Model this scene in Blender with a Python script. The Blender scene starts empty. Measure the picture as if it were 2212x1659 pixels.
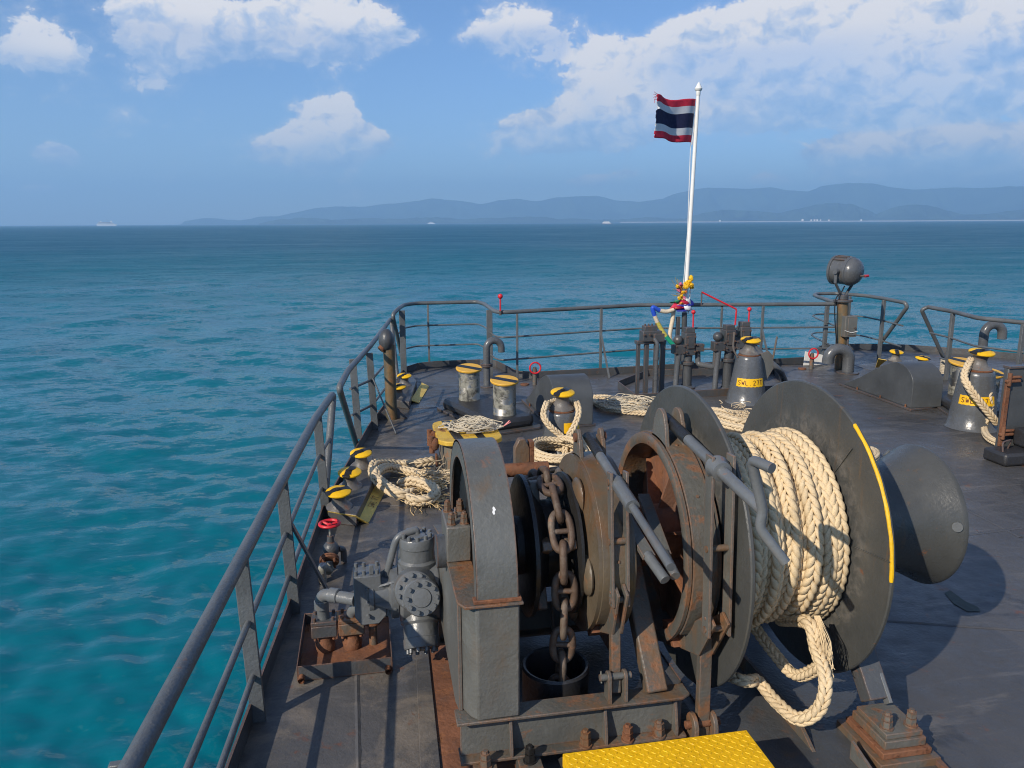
import bpy, bmesh, math, random
import numpy as np
from mathutils import Vector, Matrix
random.seed(7); RNG = np.random.default_rng(7)
SC = bpy.context.scene
COL = SC.collection
R = math.radians
# ------------------------------------------------------------------ camera
# the photograph was measured on a 2212 x 1659 grid; ship axes: x starboard, y forward, z up, deck z = 0
PW, PH, PF, CAMH = 2212.0, 1659.0, 1700.0, 2.55
_p, _y, _r = R(11.6), R(10.5), R(0.3)
_F = np.array([math.sin(_y)*math.cos(_p), math.cos(_y)*math.cos(_p), -math.sin(_p)])
_R0 = np.array([math.cos(_y), -math.sin(_y), 0.0]); _U0 = np.cross(_R0, _F)
_R = _R0*math.cos(_r) - _U0*math.sin(_r); _U = _U0*math.cos(_r) + _R0*math.sin(_r)
CAMP = np.array([0.0, 0.0, CAMH])
cd = bpy.data.cameras.new('camera'); cam = bpy.data.objects.new('camera', cd); COL.objects.link(cam)
cd.sensor_width = 36.0; cd.lens = 36.0*PF/PW; cd.clip_start = 0.05; cd.clip_end = 60000.0
cam.matrix_world = Matrix(((_R[0], _U[0], -_F[0], 0), (_R[1], _U[1], -_F[1], 0), (_R[2], _U[2], -_F[2], CAMH), (0, 0, 0, 1)))
SC.camera = cam
def ray(x, y): return _F*PF + _R*(x-PW/2) - _U*(y-PH/2)
def on(x, y, axis, v):
    d = ray(x, y); t = (v-CAMP[axis])/d[axis]; return Vector(CAMP+t*d)
def P(x, y, h=0.0): return on(x, y, 2, h)      # on the level h
def PY(x, y, v): return on(x, y, 1, v)         # on the athwartship plane y = v
def PX(x, y, v): return on(x, y, 0, v)         # on the fore-and-aft plane x = v
# ------------------------------------------------------------------ light
SUN_AZ, SUN_EL = R(180+51.5), R(31.5)      # azimuth from +y towards +x
sd = bpy.data.lights.new('sun', 'SUN'); sun = bpy.data.objects.new('sun', sd); COL.objects.link(sun)
sd.energy = 4.8; sd.angle = R(0.5); sd.color = (1.0, 0.90, 0.76)
SUND = Vector((math.sin(SUN_AZ)*math.cos(SUN_EL), math.cos(SUN_AZ)*math.cos(SUN_EL), math.sin(SUN_EL)))
sun.rotation_euler = (-SUND).to_track_quat('-Z', 'Y').to_euler()
SC.view_settings.view_transform = 'Standard'; SC.view_settings.look = 'None'
SC.view_settings.exposure = 0.12; SC.view_settings.gamma = 1.0
SC.render.engine = 'CYCLES'
SC.cycles.use_denoising = True; SC.cycles.filter_width = 1.05
SC.cycles.max_bounces = 6; SC.cycles.diffuse_bounces = 3; SC.cycles.glossy_bounces = 3; SC.cycles.volume_bounces = 1
SC.cycles.caustics_reflective = False; SC.cycles.caustics_refractive = False
# ------------------------------------------------------------------ sky with clouds
W = bpy.data.worlds.new('World'); SC.world = W; W.use_nodes = True
def build_world():
    nt = W.node_tree; N = nt.nodes; L = nt.links; N.clear()
    def nd(t, **k):
        n = N.new(t)
        for a, b in k.items(): setattr(n, a, b)
        return n
    def setin(n, i, v):
        if hasattr(v, 'node'): L.new(v, n.inputs[i])
        elif v is not None: n.inputs[i].default_value = v
    def m(op, a, b=None, c=None, clamp=False):
        n = nd('ShaderNodeMath', operation=op, use_clamp=clamp)
        setin(n, 0, a); setin(n, 1, b)
        if c is not None: setin(n, 2, c)
        return n.outputs[0]
    def ss(x, a, b):
        n = nd('ShaderNodeMapRange', interpolation_type='SMOOTHSTEP'); setin(n, 0, x)
        n.inputs[1].default_value = a; n.inputs[2].default_value = b; return n.outputs[0]
    sky = nd('ShaderNodeTexSky', sky_type='NISHITA'); sky.sun_disc = False
    sky.sun_elevation = SUN_EL; sky.sun_rotation = SUN_AZ % (2*math.pi); sky.altitude = 0
    sky.air_density = 1.0; sky.dust_density = 0.2; sky.ozone_density = 4.5
    tc = nd('ShaderNodeTexCoord'); sx = nd('ShaderNodeSeparateXYZ'); L.new(tc.outputs['Generated'], sx.inputs[0])
    az = m('ARCTAN2', sx.outputs[0], sx.outputs[1]); el = m('ARCSINE', sx.outputs[2])
    # cloud banks: centre pixel, half width, half height (pixels), strength
    banks = [(330,40,70,75,.75),(420,55,110,70,.95),(545,70,90,55,.5),(700,60,130,70,.9),(800,80,90,50,.6),(1020,75,130,48,.5),(1130,50,90,40,.4),
             (20,75,110,80,.5),(110,125,90,25,.42),(715,275,55,45,1.6),(780,305,75,30,1.3),(625,325,60,30,1.25),(690,315,70,36,1.3),
             (108,330,34,24,1.35),(136,340,30,16,1.2),(100,408,40,10,.8),(1285,195,36,60,1.5),(1160,280,80,36,1.5),(1320,260,80,45,1.4),(1240,265,70,40,1.2),(1390,210,60,60,.75),
             (1420,120,110,60,.62),(1530,85,100,50,.6),(1600,105,80,60,1.15),(1745,90,90,75,1.2),(1860,60,130,70,.95),(2010,60,150,70,1.0),(2150,100,130,65,.95),
             (1750,205,170,50,.85),(1930,155,110,50,1.2),(1960,215,180,40,.75),(2120,205,140,45,.75),(1600,262,160,32,.7),(1830,335,85,32,1.6),(1930,350,80,26,1.2),(2050,318,85,36,1.7),(2160,335,80,34,1.5),
             (1265,390,45,16,1.0),(1350,375,35,10,.62),(1660,385,50,14,.7),(1900,385,90,14,.75),(2150,375,80,16,.75),(640,225,40,18,.42),(1240,190,50,30,.5)]
    field = None; vsum = None
    uv = nd('ShaderNodeCombineXYZ'); L.new(az, uv.inputs[0]); L.new(el, uv.inputs[1])
    for (x, y, a, b, w) in banks:
        d = ray(x, y); d = d/np.linalg.norm(d)
        u0 = math.atan2(d[0], d[1]); v0 = math.asin(d[2]); ka, kb = .95*PF/a, .95*PF/b
        q = nd('ShaderNodeVectorMath', operation='MULTIPLY_ADD'); L.new(uv.outputs[0], q.inputs[0]); q.inputs[1].default_value = (ka, kb, 0); q.inputs[2].default_value = (-u0*ka, -v0*kb, 0)
        dt = nd('ShaderNodeVectorMath', operation='DOT_PRODUCT'); L.new(q.outputs[0], dt.inputs[0]); L.new(q.outputs[0], dt.inputs[1])
        gq = m('POWER', 0.36788, dt.outputs['Value'])
        field = m('MULTIPLY_ADD', gq, w, field if field is not None else 0.0)
        vy = nd('ShaderNodeVectorMath', operation='DOT_PRODUCT'); L.new(q.outputs[0], vy.inputs[0]); vy.inputs[1].default_value = (0, w, 0)
        vsum = m('MULTIPLY_ADD', gq, vy.outputs['Value'], vsum if vsum is not None else 0.0)
    # how high inside its own bank a direction lies: bright heads, grey bases
    vpos = m('DIVIDE', vsum, m('ADD', field, .05))
    field = m('MINIMUM', field, 1.3)
    def coord(k, dv=0.0, du=0.0):
        c = nd('ShaderNodeCombineXYZ'); setin(c, 0, m('MULTIPLY', m('ADD', az, du), k)); setin(c, 1, m('MULTIPLY', m('ADD', el, dv), k*1.35)); c.inputs[2].default_value = 3.7
        return c.outputs[0]
    def noise(vec, scale, det, rough, dist=0.0):
        n = nd('ShaderNodeTexNoise'); n.noise_dimensions = '2D'; L.new(vec, n.inputs['Vector'])
        n.inputs['Scale'].default_value = scale; n.inputs['Detail'].default_value = det; n.inputs['Roughness'].default_value = rough; n.inputs['Distortion'].default_value = dist
        return n.outputs[0]
    # broken cumulus elsewhere round the horizon
    far = noise(coord(1.0), 3.1, 3, .55)
    out = ss(m('ABSOLUTE', m('SUBTRACT', az, 0.18)), .62, .95)
    band = m('MULTIPLY', ss(el, .0, .10), m('SUBTRACT', 1.0, ss(el, .55, 1.1)))
    gen = m('MULTIPLY', m('MULTIPLY', ss(far, .5, .75), out), m('MULTIPLY', band, 1.1))
    over = m('MULTIPLY', m('MULTIPLY', ss(far, .5, .75), ss(el, .36, .6)), 0.8)
    field = m('MAXIMUM', field, m('MAXIMUM', gen, over))
    def puff(dv, du, det):
        v_ = nd('ShaderNodeTexVoronoi', voronoi_dimensions='2D', feature='F1'); v_.normalize = True
        L.new(wob(dv, du), v_.inputs['Vector']); v_.inputs['Scale'].default_value = 17.0; v_.inputs['Detail'].default_value = det; v_.inputs['Roughness'].default_value = .62; v_.inputs['Lacunarity'].default_value = 2.3
        return m('SUBTRACT', .5, v_.outputs['Distance'])
    wn = nd('ShaderNodeTexNoise', noise_dimensions='2D'); L.new(coord(1.0), wn.inputs['Vector']); wn.inputs['Scale'].default_value = 22.0; wn.inputs['Detail'].default_value = 4
    def wob(dv, du):
        k_ = nd('ShaderNodeVectorMath', operation='MULTIPLY_ADD'); L.new(wn.outputs['Color'], k_.inputs[0]); k_.inputs[1].default_value = (.035, .035, 0); L.new(coord(1.0, dv, du), k_.inputs[2]); return k_.outputs[0]
    n1 = puff(0, 0, 4.0); n2 = puff(.011, -.010, 2.0)
    nb = noise(coord(1.0), 6.5, 5, .6)
    dens = m('ADD', m('ADD', field, m('MULTIPLY', n1, 1.0)), m('MULTIPLY', m('SUBTRACT', nb, .5), 2.0))
    head = ss(vpos, -.35, .35)
    crisp = m('MULTIPLY', ss(dens, .58, .74), m('MULTIPLY_ADD', head, .45, .55))
    soft = m('MULTIPLY', ss(dens, .34, 1.10), .62)
    haze = ss(el, .0, .11)
    alpha = m('MULTIPLY', m('MAXIMUM', crisp, soft), m('ADD', m('MULTIPLY', haze, .33), .62), clamp=True)
    relief = m('MULTIPLY', m('SUBTRACT', n1, n2), 2.2)
    lit = m('ADD', m('ADD', m('MULTIPLY_ADD', vpos, .36, .74), relief), m('MULTIPLY', m('SUBTRACT', nb, .5), 1.5), clamp=True)
    ramp = nd('ShaderNodeValToRGB'); L.new(lit, ramp.inputs[0])
    e = ramp.color_ramp.elements; e[0].position = .15; e[0].color = (.36, .49, .72, 1); e[1].position = .95; e[1].color = (.95, .89, .84, 1)
    k = ramp.color_ramp.elements.new(.52); k.color = (.56, .64, .79, 1)
    # clear sky, bluer away from the sun
    bg = nd('ShaderNodeBackground'); bg.inputs[1].default_value = 0.1
    hs = nd('ShaderNodeHueSaturation'); L.new(sky.outputs[0], hs.inputs['Color']); hs.inputs['Saturation'].default_value = SKY_SAT; hs.inputs['Value'].default_value = SKY_VAL
    tn = nd('ShaderNodeMix', data_type='RGBA', blend_type='MULTIPLY'); tn.inputs[0].default_value = 1.0; L.new(hs.outputs[0], tn.inputs[6]); tn.inputs[7].default_value = (.87, .96, 1.14, 1)
    sc = nd('ShaderNodeMix', data_type='RGBA', blend_type='MULTIPLY'); sc.inputs[0].default_value = 1.0
    L.new(ramp.outputs[0], sc.inputs[6]); sc.inputs[7].default_value = (10, 10, 10, 1)
    mx = nd('ShaderNodeMix', data_type='RGBA'); L.new(alpha, mx.inputs[0]); L.new(tn.outputs[2], mx.inputs[6]); L.new(sc.outputs[2], mx.inputs[7])
    L.new(mx.outputs[2], bg.inputs[0])
    o = nd('ShaderNodeOutputWorld'); L.new(bg.outputs[0], o.inputs[0])
SKY_SAT, SKY_VAL = 1.0, 1.08
build_world()
W.cycles.sampling_method = 'MANUAL'; W.cycles.sample_map_resolution = 512
# ------------------------------------------------------------------ helpers
ORG = {}
def tag(o, label=None, cat=None, group=None, kind=None):
    if label: o['label'] = label
    if cat: o['category'] = cat
    if group: o['group'] = group
    if kind: o['kind'] = kind
    return o
def E(name, label, cat, loc=(0, 0, 0), group=None):
    o = bpy.data.objects.new(name, None); COL.objects.link(o); o.location = loc; o.empty_display_size = .1
    ORG[o.name] = Vector(loc); return tag(o, label, cat, group)
def org(p): return ORG[p.name] if p is not None else Vector((0, 0, 0))
def link(name, mesh, parent=None, M=None, loc=None):
    """link a mesh whose vertices (times M) are in world coordinates"""
    o = bpy.data.objects.new(name, mesh); COL.objects.link(o); o.parent = parent
    b = org(parent)
    if parent is None and loc is not None: b = Vector(loc)
    if M is None: M = Matrix.Identity(4)
    if parent is not None: o.matrix_local = Matrix.Translation(-b) @ M
    else: o.matrix_local = M
    ORG[o.name] = b if parent is not None else Vector(M.translation)
    if parent is not None and M != Matrix.Identity(4): ORG[o.name] = None
    return o
def frame(axis):
    a = Vector(axis).normalized(); t = Vector((0, 0, 1)) if abs(a.z) < .9 else Vector((1, 0, 0))
    u = t.cross(a).normalized(); v = a.cross(u); return u, v, a
def rot(ax, deg): return np.array(Matrix.Rotation(R(deg), 3, ax))
def fillet(pts, r=.05, n=5):
    pts = [Vector(p) for p in pts]; out = [pts[0]]
    for i in range(1, len(pts)-1):
        a, b, c = pts[i-1], pts[i], pts[i+1]; d1 = (a-b); d2 = (c-b)
        k = min(r, d1.length*.49, d2.length*.49); p0 = b+d1.normalized()*k; p2 = b+d2.normalized()*k
        for j in range(n+1):
            t = j/n; out.append(p0*(1-t)**2+b*2*t*(1-t)+p2*t*t)
    out.append(pts[-1]); return out
def smooth_path(pts, n=8):
    """Catmull-Rom through the points"""
    P_ = [np.array(p, float) for p in pts]; P_ = [2*P_[0]-P_[1]]+P_+[2*P_[-1]-P_[-2]]; out = []
    for i in range(1, len(P_)-2):
        p0, p1, p2, p3 = P_[i-1:i+3]
        for j in range(n):
            t = j/n; out.append(.5*((2*p1)+(-p0+p2)*t+(2*p0-5*p1+4*p2-p3)*t*t+(-p0+3*p1-3*p2+p3)*t**3))
    out.append(P_[-2]); return [Vector(p) for p in out]
class MB:
    def __init__(s): s.v = []; s.f = []; s.n = 0
    def add(s, v, f):
        b = s.n
        for p in v: s.v.append((p[0], p[1], p[2]))
        s.n += len(v)
        for q in f: s.f.append(tuple(i+b for i in q))
        return s
    def box(s, c, d, Rm=None):
        x, y, z = d[0]/2, d[1]/2, d[2]/2
        v = np.array([(-x,-y,-z),(x,-y,-z),(x,y,-z),(-x,y,-z),(-x,-y,z),(x,-y,z),(x,y,z),(-x,y,z)])
        if Rm is not None: v = v @ np.array(Rm).T
        return s.add(v+np.array(c), [(0,3,2,1),(4,5,6,7),(0,1,5,4),(1,2,6,5),(2,3,7,6),(3,0,4,7)])
    def box2(s, a, b):
        a = np.array(a, float); b = np.array(b, float); return s.box((a+b)/2, np.abs(b-a))
    def bar(s, a, b, w, t, up=(0, 0, 1)):
        """flat bar from a to b, width w across (in the plane of up), thickness t"""
        a = Vector(a); b = Vector(b); d = (b-a); L_ = d.length; d.normalize(); n = d.cross(Vector(up)).normalized(); q = n.cross(d)
        Rm = np.array([list(d), list(q), list(n)]).T
        return s.box(np.array((a+b)/2), (L_, w, t), Rm)
    def cyl(s, a, b, r, r2=None, n=16, caps=True):
        a = Vector(a); b = Vector(b); u, v, w = frame(b-a); r2 = r if r2 is None else r2; vs = []
        for k in range(n):
            t = 2*math.pi*k/n; vs.append(a+(u*math.cos(t)+v*math.sin(t))*r)
        for k in range(n):
            t = 2*math.pi*k/n; vs.append(b+(u*math.cos(t)+v*math.sin(t))*r2)
        fs = [(k, (k+1) % n, n+(k+1) % n, n+k) for k in range(n)]
        if caps: fs += [tuple(reversed(range(n))), tuple(range(n, 2*n))]
        return s.add(vs, fs)
    def tube(s, pts, r, n=10, closed=False, caps=True):
        pts = [Vector(p) for p in pts]; m_ = len(pts)
        rs = [r]*m_ if not hasattr(r, '__len__') else r
        T = []
        for i in range(m_):
            if closed: d = pts[(i+1) % m_]-pts[i-1]
            else: d = pts[min(i+1, m_-1)]-pts[max(i-1, 0)]
            T.append(d.normalized())
        u, v, w = frame(T[0]); vs = []
        for i in range(m_):
            if i: u = (u-T[i]*u.dot(T[i])).normalized()
            v = T[i].cross(u)
            for k in range(n):
                t = 2*math.pi*k/n; vs.append(pts[i]+(u*math.cos(t)+v*math.sin(t))*rs[i])
        fs = []
        for i in range(m_ if closed else m_-1):
            j = (i+1) % m_
            for k in range(n): fs.append((i*n+k, i*n+(k+1) % n, j*n+(k+1) % n, j*n+k))
        if caps and not closed: fs += [tuple(reversed(range(n))), tuple(range((m_-1)*n, m_*n))]
        return s.add(vs, fs)
    def lathe(s, prof, base=(0, 0, 0), axis=(0, 0, 1), n=32, a0=0.0, a1=360.0):
        """prof: list of (radius, height along axis)"""
        u, v, w = frame(axis); base = Vector(base); full = abs(a1-a0) >= 359.9; c = n if full else n+1; vs = []
        for (r, h) in prof:
            for k in range(c):
                t = R(a0+(a1-a0)*k/n); vs.append(base+w*h+(u*math.cos(t)+v*math.sin(t))*max(r, 1e-5))
        fs = []
        for i in range(len(prof)-1):
            for k in range(n):
                k2 = (k+1) % c; fs.append((i*c+k, i*c+k2, (i+1)*c+k2, (i+1)*c+k))
        return s.add(vs, fs)
    def prism(s, poly, o, u, v, t0, t1):
        """polygon (2D list) in plane o,u,v extruded along u x v from t0 to t1"""
        o = Vector(o); u = Vector(u).normalized(); v = Vector(v).normalized(); w = u.cross(v); n = len(poly); vs = []
        for t in (t0, t1):
            for (a, b) in poly: vs.append(o+u*a+v*b+w*t)
        fs = [tuple(reversed(range(n))), tuple(range(n, 2*n))]+[(k, (k+1) % n, n+(k+1) % n, n+k) for k in range(n)]
        return s.add(vs, fs)
    def ringplate(s, ro, ri, c, axis, t0, t1, n=48, a0=0, a1=360):
        return s.lathe([(ri, t0), (ro, t0), (ro, t1), (ri, t1), (ri, t0)], c, axis, n, a0, a1)
    def sph(s, c, r, n=12, sc=(1, 1, 1)):
        m_ = max(4, n//2+1); vs = []; fs = []
        for i in range(m_+1):
            p = math.pi*i/m_
            for k in range(n):
                t = 2*math.pi*k/n; vs.append((c[0]+r*sc[0]*math.sin(p)*math.cos(t), c[1]+r*sc[1]*math.sin(p)*math.sin(t), c[2]+r*sc[2]*math.cos(p)))
        for i in range(m_):
            for k in range(n): fs.append((i*n+k, (i+1)*n+k, (i+1)*n+(k+1) % n, i*n+(k+1) % n))
        return s.add(vs, fs)
    def mesh(s, name, mat, sharp=38, off=None):
        me = bpy.data.meshes.new(name); v = np.array(s.v, float).reshape(-1, 3)
        if off is not None: v = v-np.array(off)
        me.from_pydata(v.tolist(), [], s.f); me.validate()
        bm = bmesh.new(); bm.from_mesh(me); bmesh.ops.remove_doubles(bm, verts=bm.verts, dist=1e-5); bmesh.ops.recalc_face_normals(bm, faces=bm.faces); bm.to_mesh(me); bm.free()
        me.materials.append(mat)
        if sharp:
            for p in me.polygons: p.use_smooth = True
            me.set_sharp_from_angle(angle=R(sharp))
        return me
    def build(s, name, mat, parent=None, bevel=0, sharp=38, loc=None):
        b = org(parent) if parent is not None else Vector(loc if loc is not None else (0, 0, 0))
        me = s.mesh(name, mat, sharp, off=b)
        o = bpy.data.objects.new(name, me); COL.objects.link(o); o.parent = parent
        if parent is None: o.location = b
        ORG[o.name] = b
        if bevel:
            md = o.modifiers.new('bevel', 'BEVEL'); md.width = bevel; md.segments = 2; md.limit_method = 'ANGLE'; md.angle_limit = R(40); md.harden_normals = False
        return o
# ------------------------------------------------------------------ materials
MATS = {}
def newmat(name):
    m_ = bpy.data.materials.new(name); m_.use_nodes = True; nt = m_.node_tree; b = nt.nodes['Principled BSDF']; MATS[name] = m_; return m_, nt, b
def _n(nt, t, **k):
    n = nt.nodes.new(t)
    for a, b in k.items(): setattr(n, a, b)
    return n
def _noise(nt, vec, scale, det=4, rough=.55, dist=0.0):
    n = _n(nt, 'ShaderNodeTexNoise'); n.inputs['Scale'].default_value = scale; n.inputs['Detail'].default_value = det; n.inputs['Roughness'].default_value = rough; n.inputs['Distortion'].default_value = dist
    nt.links.new(vec, n.inputs['Vector']); return n.outputs[0]
def _ramp(nt, x, stops):
    r = _n(nt, 'ShaderNodeValToRGB'); nt.links.new(x, r.inputs[0]); el = r.color_ramp.elements
    while len(el) > 1: el.remove(el[-1])
    el[0].position = stops[0][0]; el[0].color = tuple(stops[0][1])+(1,) if len(stops[0][1]) == 3 else stops[0][1]
    for p, c in stops[1:]:
        e = el.new(p); e.color = tuple(c)+(1,)
    return r.outputs[0]
def _mix(nt, f, a, b, blend='MIX'):
    n = _n(nt, 'ShaderNodeMix', data_type='RGBA', blend_type=blend)
    for i, v in ((0, f), (6, a), (7, b)):
        if hasattr(v, 'node'): nt.links.new(v, n.inputs[i])
        elif i == 0: n.inputs[0].default_value = v
        else: n.inputs[i].default_value = tuple(v)+(1,)
    return n.outputs[2]
def _math(nt, op, a, b=None, clamp=False):
    n = _n(nt, 'ShaderNodeMath', operation=op, use_clamp=clamp)
    for i, v in ((0, a), (1, b)):
        if v is None: continue
        if hasattr(v, 'node'): nt.links.new(v, n.inputs[i])
        else: n.inputs[i].default_value = v
    return n.outputs[0]
def _ss(nt, x, a, b):
    n = _n(nt, 'ShaderNodeMapRange', interpolation_type='SMOOTHSTEP'); nt.links.new(x, n.inputs[0]); n.inputs[1].default_value = a; n.inputs[2].default_value = b; return n.outputs[0]
def g(*c): return c if len(c) == 3 else (c[0],)*3
def paint(name, base, rough=.42, rust=.0, rust_scale=6.0, bump=.25, bscale=55.0, var=.25, rustcol=((.10,.035,.015),(.30,.12,.045)), stain=None, stain_amt=.0, spec=.5, edge=0.0):
    """weathered paint: colour drift, rust breaking through, thin brown staining, lumpy coats"""
    m_, nt, b = newmat(name); L = nt.links
    geo = _n(nt, 'ShaderNodeNewGeometry'); pos = geo.outputs['Position']
    n1 = _noise(nt, pos, 2.3, 5, .6); n2 = _noise(nt, pos, 17.0, 4, .6)
    lo = tuple(c*(1-var) for c in base); hi = tuple(min(1, c*(1+var)) for c in base)
    col = _ramp(nt, n1, [(.3, lo), (.7, hi)])
    col = _mix(nt, _math(nt, 'MULTIPLY', _ss(nt, n2, .55, .8), .35), col, tuple(min(1, c*1.6+.01) for c in base))
    if stain:
        mp = _n(nt, 'ShaderNodeMapping'); L.new(pos, mp.inputs[0]); mp.inputs['Scale'].default_value = (1, 1, .35)
        n3 = _noise(nt, mp.outputs[0], 5.0, 6, .65, .4); col = _mix(nt, _math(nt, 'MULTIPLY', _ss(nt, n3, .62-.35*stain_amt, .85-.25*stain_amt), min(1, .55+stain_amt*.5)), col, stain)
    rg = _math(nt, 'ADD', rough-.08, _math(nt, 'MULTIPLY', n2, .2)); mask = None
    if rust > 0:
        n4 = _noise(nt, pos, rust_scale, 9, .68, .3); t = .78-.38*rust
        mask = _ss(nt, n4, t, t+.07)
        rc = _ramp(nt, _noise(nt, pos, 38.0, 6, .7), [(.3, rustcol[0]), (.72, rustcol[1])])
        halo = _ss(nt, n4, t-.07, t); col = _mix(nt, _math(nt, 'MULTIPLY', halo, .45), col, rustcol[1])
        col = _mix(nt, mask, col, rc); rg = _math(nt, 'ADD', rg, _math(nt, 'MULTIPLY', mask, .4), True)
    if edge > 0:
        bv = _n(nt, 'ShaderNodeBevel'); bv.samples = 3; bv.inputs['Radius'].default_value = .014
        dp = _n(nt, 'ShaderNodeVectorMath', operation='DOT_PRODUCT'); L.new(bv.outputs[0], dp.inputs[0]); L.new(geo.outputs['Normal'], dp.inputs[1])
        ed = _ss(nt, _math(nt, 'ADD', _math(nt, 'SUBTRACT', 1.0, dp.outputs['Value']), _math(nt, 'MULTIPLY', _math(nt, 'SUBTRACT', _noise(nt, pos, 11.0, 6, .7), .62), .5*edge+.12)), .015, .11)
        erc = _ramp(nt, _noise(nt, pos, 60.0, 4, .7), [(.3, rustcol[0]), (.7, rustcol[1])])
        col = _mix(nt, _math(nt, 'MULTIPLY', ed, .85), col, erc); rg = _math(nt, 'ADD', rg, _math(nt, 'MULTIPLY', ed, .3), True)
    L.new(col, b.inputs['Base Color']); L.new(rg, b.inputs['Roughness']); b.inputs['Specular IOR Level'].default_value = spec
    if bump > 0:
        h = _math(nt, 'ADD', _noise(nt, pos, bscale, 3, .5), _math(nt, 'MULTIPLY', _noise(nt, pos, bscale*.22, 4, .6), 1.4))
        if mask is not None: h = _math(nt, 'SUBTRACT', h, _math(nt, 'MULTIPLY', mask, _noise(nt, pos, 120.0, 4, .7)))
        bp = _n(nt, 'ShaderNodeBump'); bp.inputs['Strength'].default_value = bump; bp.inputs['Distance'].default_value = .006; L.new(h, bp.inputs['Height']); L.new(bp.outputs[0], b.inputs['Normal'])
    return m_
M_GREY = paint('grey_paint', (.122,.124,.114), .36, .22, 6, .5, stain=(.15,.095,.05), stain_amt=.30, edge=.5)
M_RAIL = paint('rail_paint', (.105,.112,.115), .38, .20, 11, .6, 60)
M_DARK = paint('dark_paint', (.066,.070,.074), .36, .24, 7, .5, stain=(.12,.07,.035), stain_amt=.3, edge=.4)
M_MOTOR = paint('motor_paint', (.125,.132,.135), .30, .16, 9, .42, 40, stain=(.16,.10,.05), stain_amt=.2)
M_BROWNGREY = paint('rusty_grey_paint', (.105,.103,.09), .45, .46, 6, .55, stain=(.18,.09,.035), stain_amt=.6, edge=.9)
M_BRAKE = paint('brown_grease_paint', (.12,.095,.065), .33, .30, 5.5, .4, var=.35, stain=(.17,.075,.025), stain_amt=.5)
M_FLANGE = paint('flange_paint', (.068,.070,.066), .36, .13, 5, .35, 30, stain=(.13,.085,.045), stain_amt=.22)
M_RUST = paint('heavy_rust', (.16,.07,.035), .8, .6, 14, .8, 45, var=.45, rustcol=((.07,.028,.014),(.24,.085,.035)))
M_RUSTRED = paint('red_rust', (.20,.082,.04), .75, .45, 9, .7, 40, var=.5, stain=(.09,.075,.065), stain_amt=.4)
M_CHAIN = paint('chain_iron', (.095,.06,.04), .62, .35, 20, .6, 60, var=.45, stain=(.30,.27,.22), stain_amt=.35, rustcol=((.10,.045,.025),(.30,.12,.05)))
M_BLACK = paint('black_grease_and_shade', (.018,.017,.016), .38, .0, 5, .5, 60)  # also colours the painted shade under the windlass
M_BLACKRUBBER = paint('black_base', (.028,.028,.03), .4, .12, 8, .5)
M_YELLOW = paint('yellow_paint', (.84,.475,.006), .45, .14, 16, .4, 60, var=.12, stain=(.35,.2,.04), stain_amt=.08)
M_YELLOWDIRTY = paint('dirty_yellow_paint', (.76,.52,.11), .55, .20, 18, .5, var=.2, stain=(.30,.17,.05), stain_amt=.2)
M_ORANGE = paint('amber_cap_paint', (.72,.40,.05), .5, .04, 18, .3, var=.1, stain=(.4,.22,.06), stain_amt=.15)
M_RED = paint('red_paint', (.62,.02,.03), .4, .0, 10, .2, var=.12)
M_WHITE = paint('white_paint', (.78,.77,.73), .4, .0, 10, .15, var=.06)
M_WHITERUST = paint('white_paint_rusting', (.78,.77,.73), .45, .25, 14, .2, var=.06)
def steel():
    m_, nt, b = newmat('worn_steel'); geo = _n(nt, 'ShaderNodeNewGeometry'); pos = geo.outputs['Position']
    mp = _n(nt, 'ShaderNodeMapping'); nt.links.new(pos, mp.inputs[0]); mp.inputs['Scale'].default_value = (1, 1, 2.2)
    n = _noise(nt, mp.outputs[0], 4.2, 6, .6, .3); worn = _ss(nt, n, .43, .50)
    n2 = _noise(nt, pos, 9, 6, .65)
    c = _ramp(nt, n2, [(.38, (.035,.034,.03)), (.52, (.20,.195,.16)), (.7, (.34,.33,.28))])
    nt.links.new(_mix(nt, worn, (.40,.38,.34), c), b.inputs['Base Color'])
    nt.links.new(_math(nt, 'SUBTRACT', 1.0, worn), b.inputs['Metallic'])
    nt.links.new(_math(nt, 'ADD', .42, _math(nt, 'MULTIPLY', worn, .35)), b.inputs['Roughness']); return m_
M_STEEL = steel()
def simple(name, col, rough=.6, var=.2, scale=30.0, bump=0.0, spec=.4, sheen=0.0):
    m_, nt, b = newmat(name); geo = _n(nt, 'ShaderNodeNewGeometry'); pos = geo.outputs['Position']
    n = _noise(nt, pos, scale, 5, .6)
    nt.links.new(_ramp(nt, n, [(.3, tuple(c*(1-var) for c in col)), (.7, tuple(min(1, c*(1+var)) for c in col))]), b.inputs['Base Color'])
    b.inputs['Roughness'].default_value = rough; b.inputs['Specular IOR Level'].default_value = spec
    if bump:
        bp = _n(nt, 'ShaderNodeBump'); bp.inputs['Strength'].default_value = bump; bp.inputs['Distance'].default_value = .003; nt.links.new(_noise(nt, pos, scale*6, 3, .6), bp.inputs['Height']); nt.links.new(bp.outputs[0], b.inputs['Normal'])
    return m_
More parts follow.
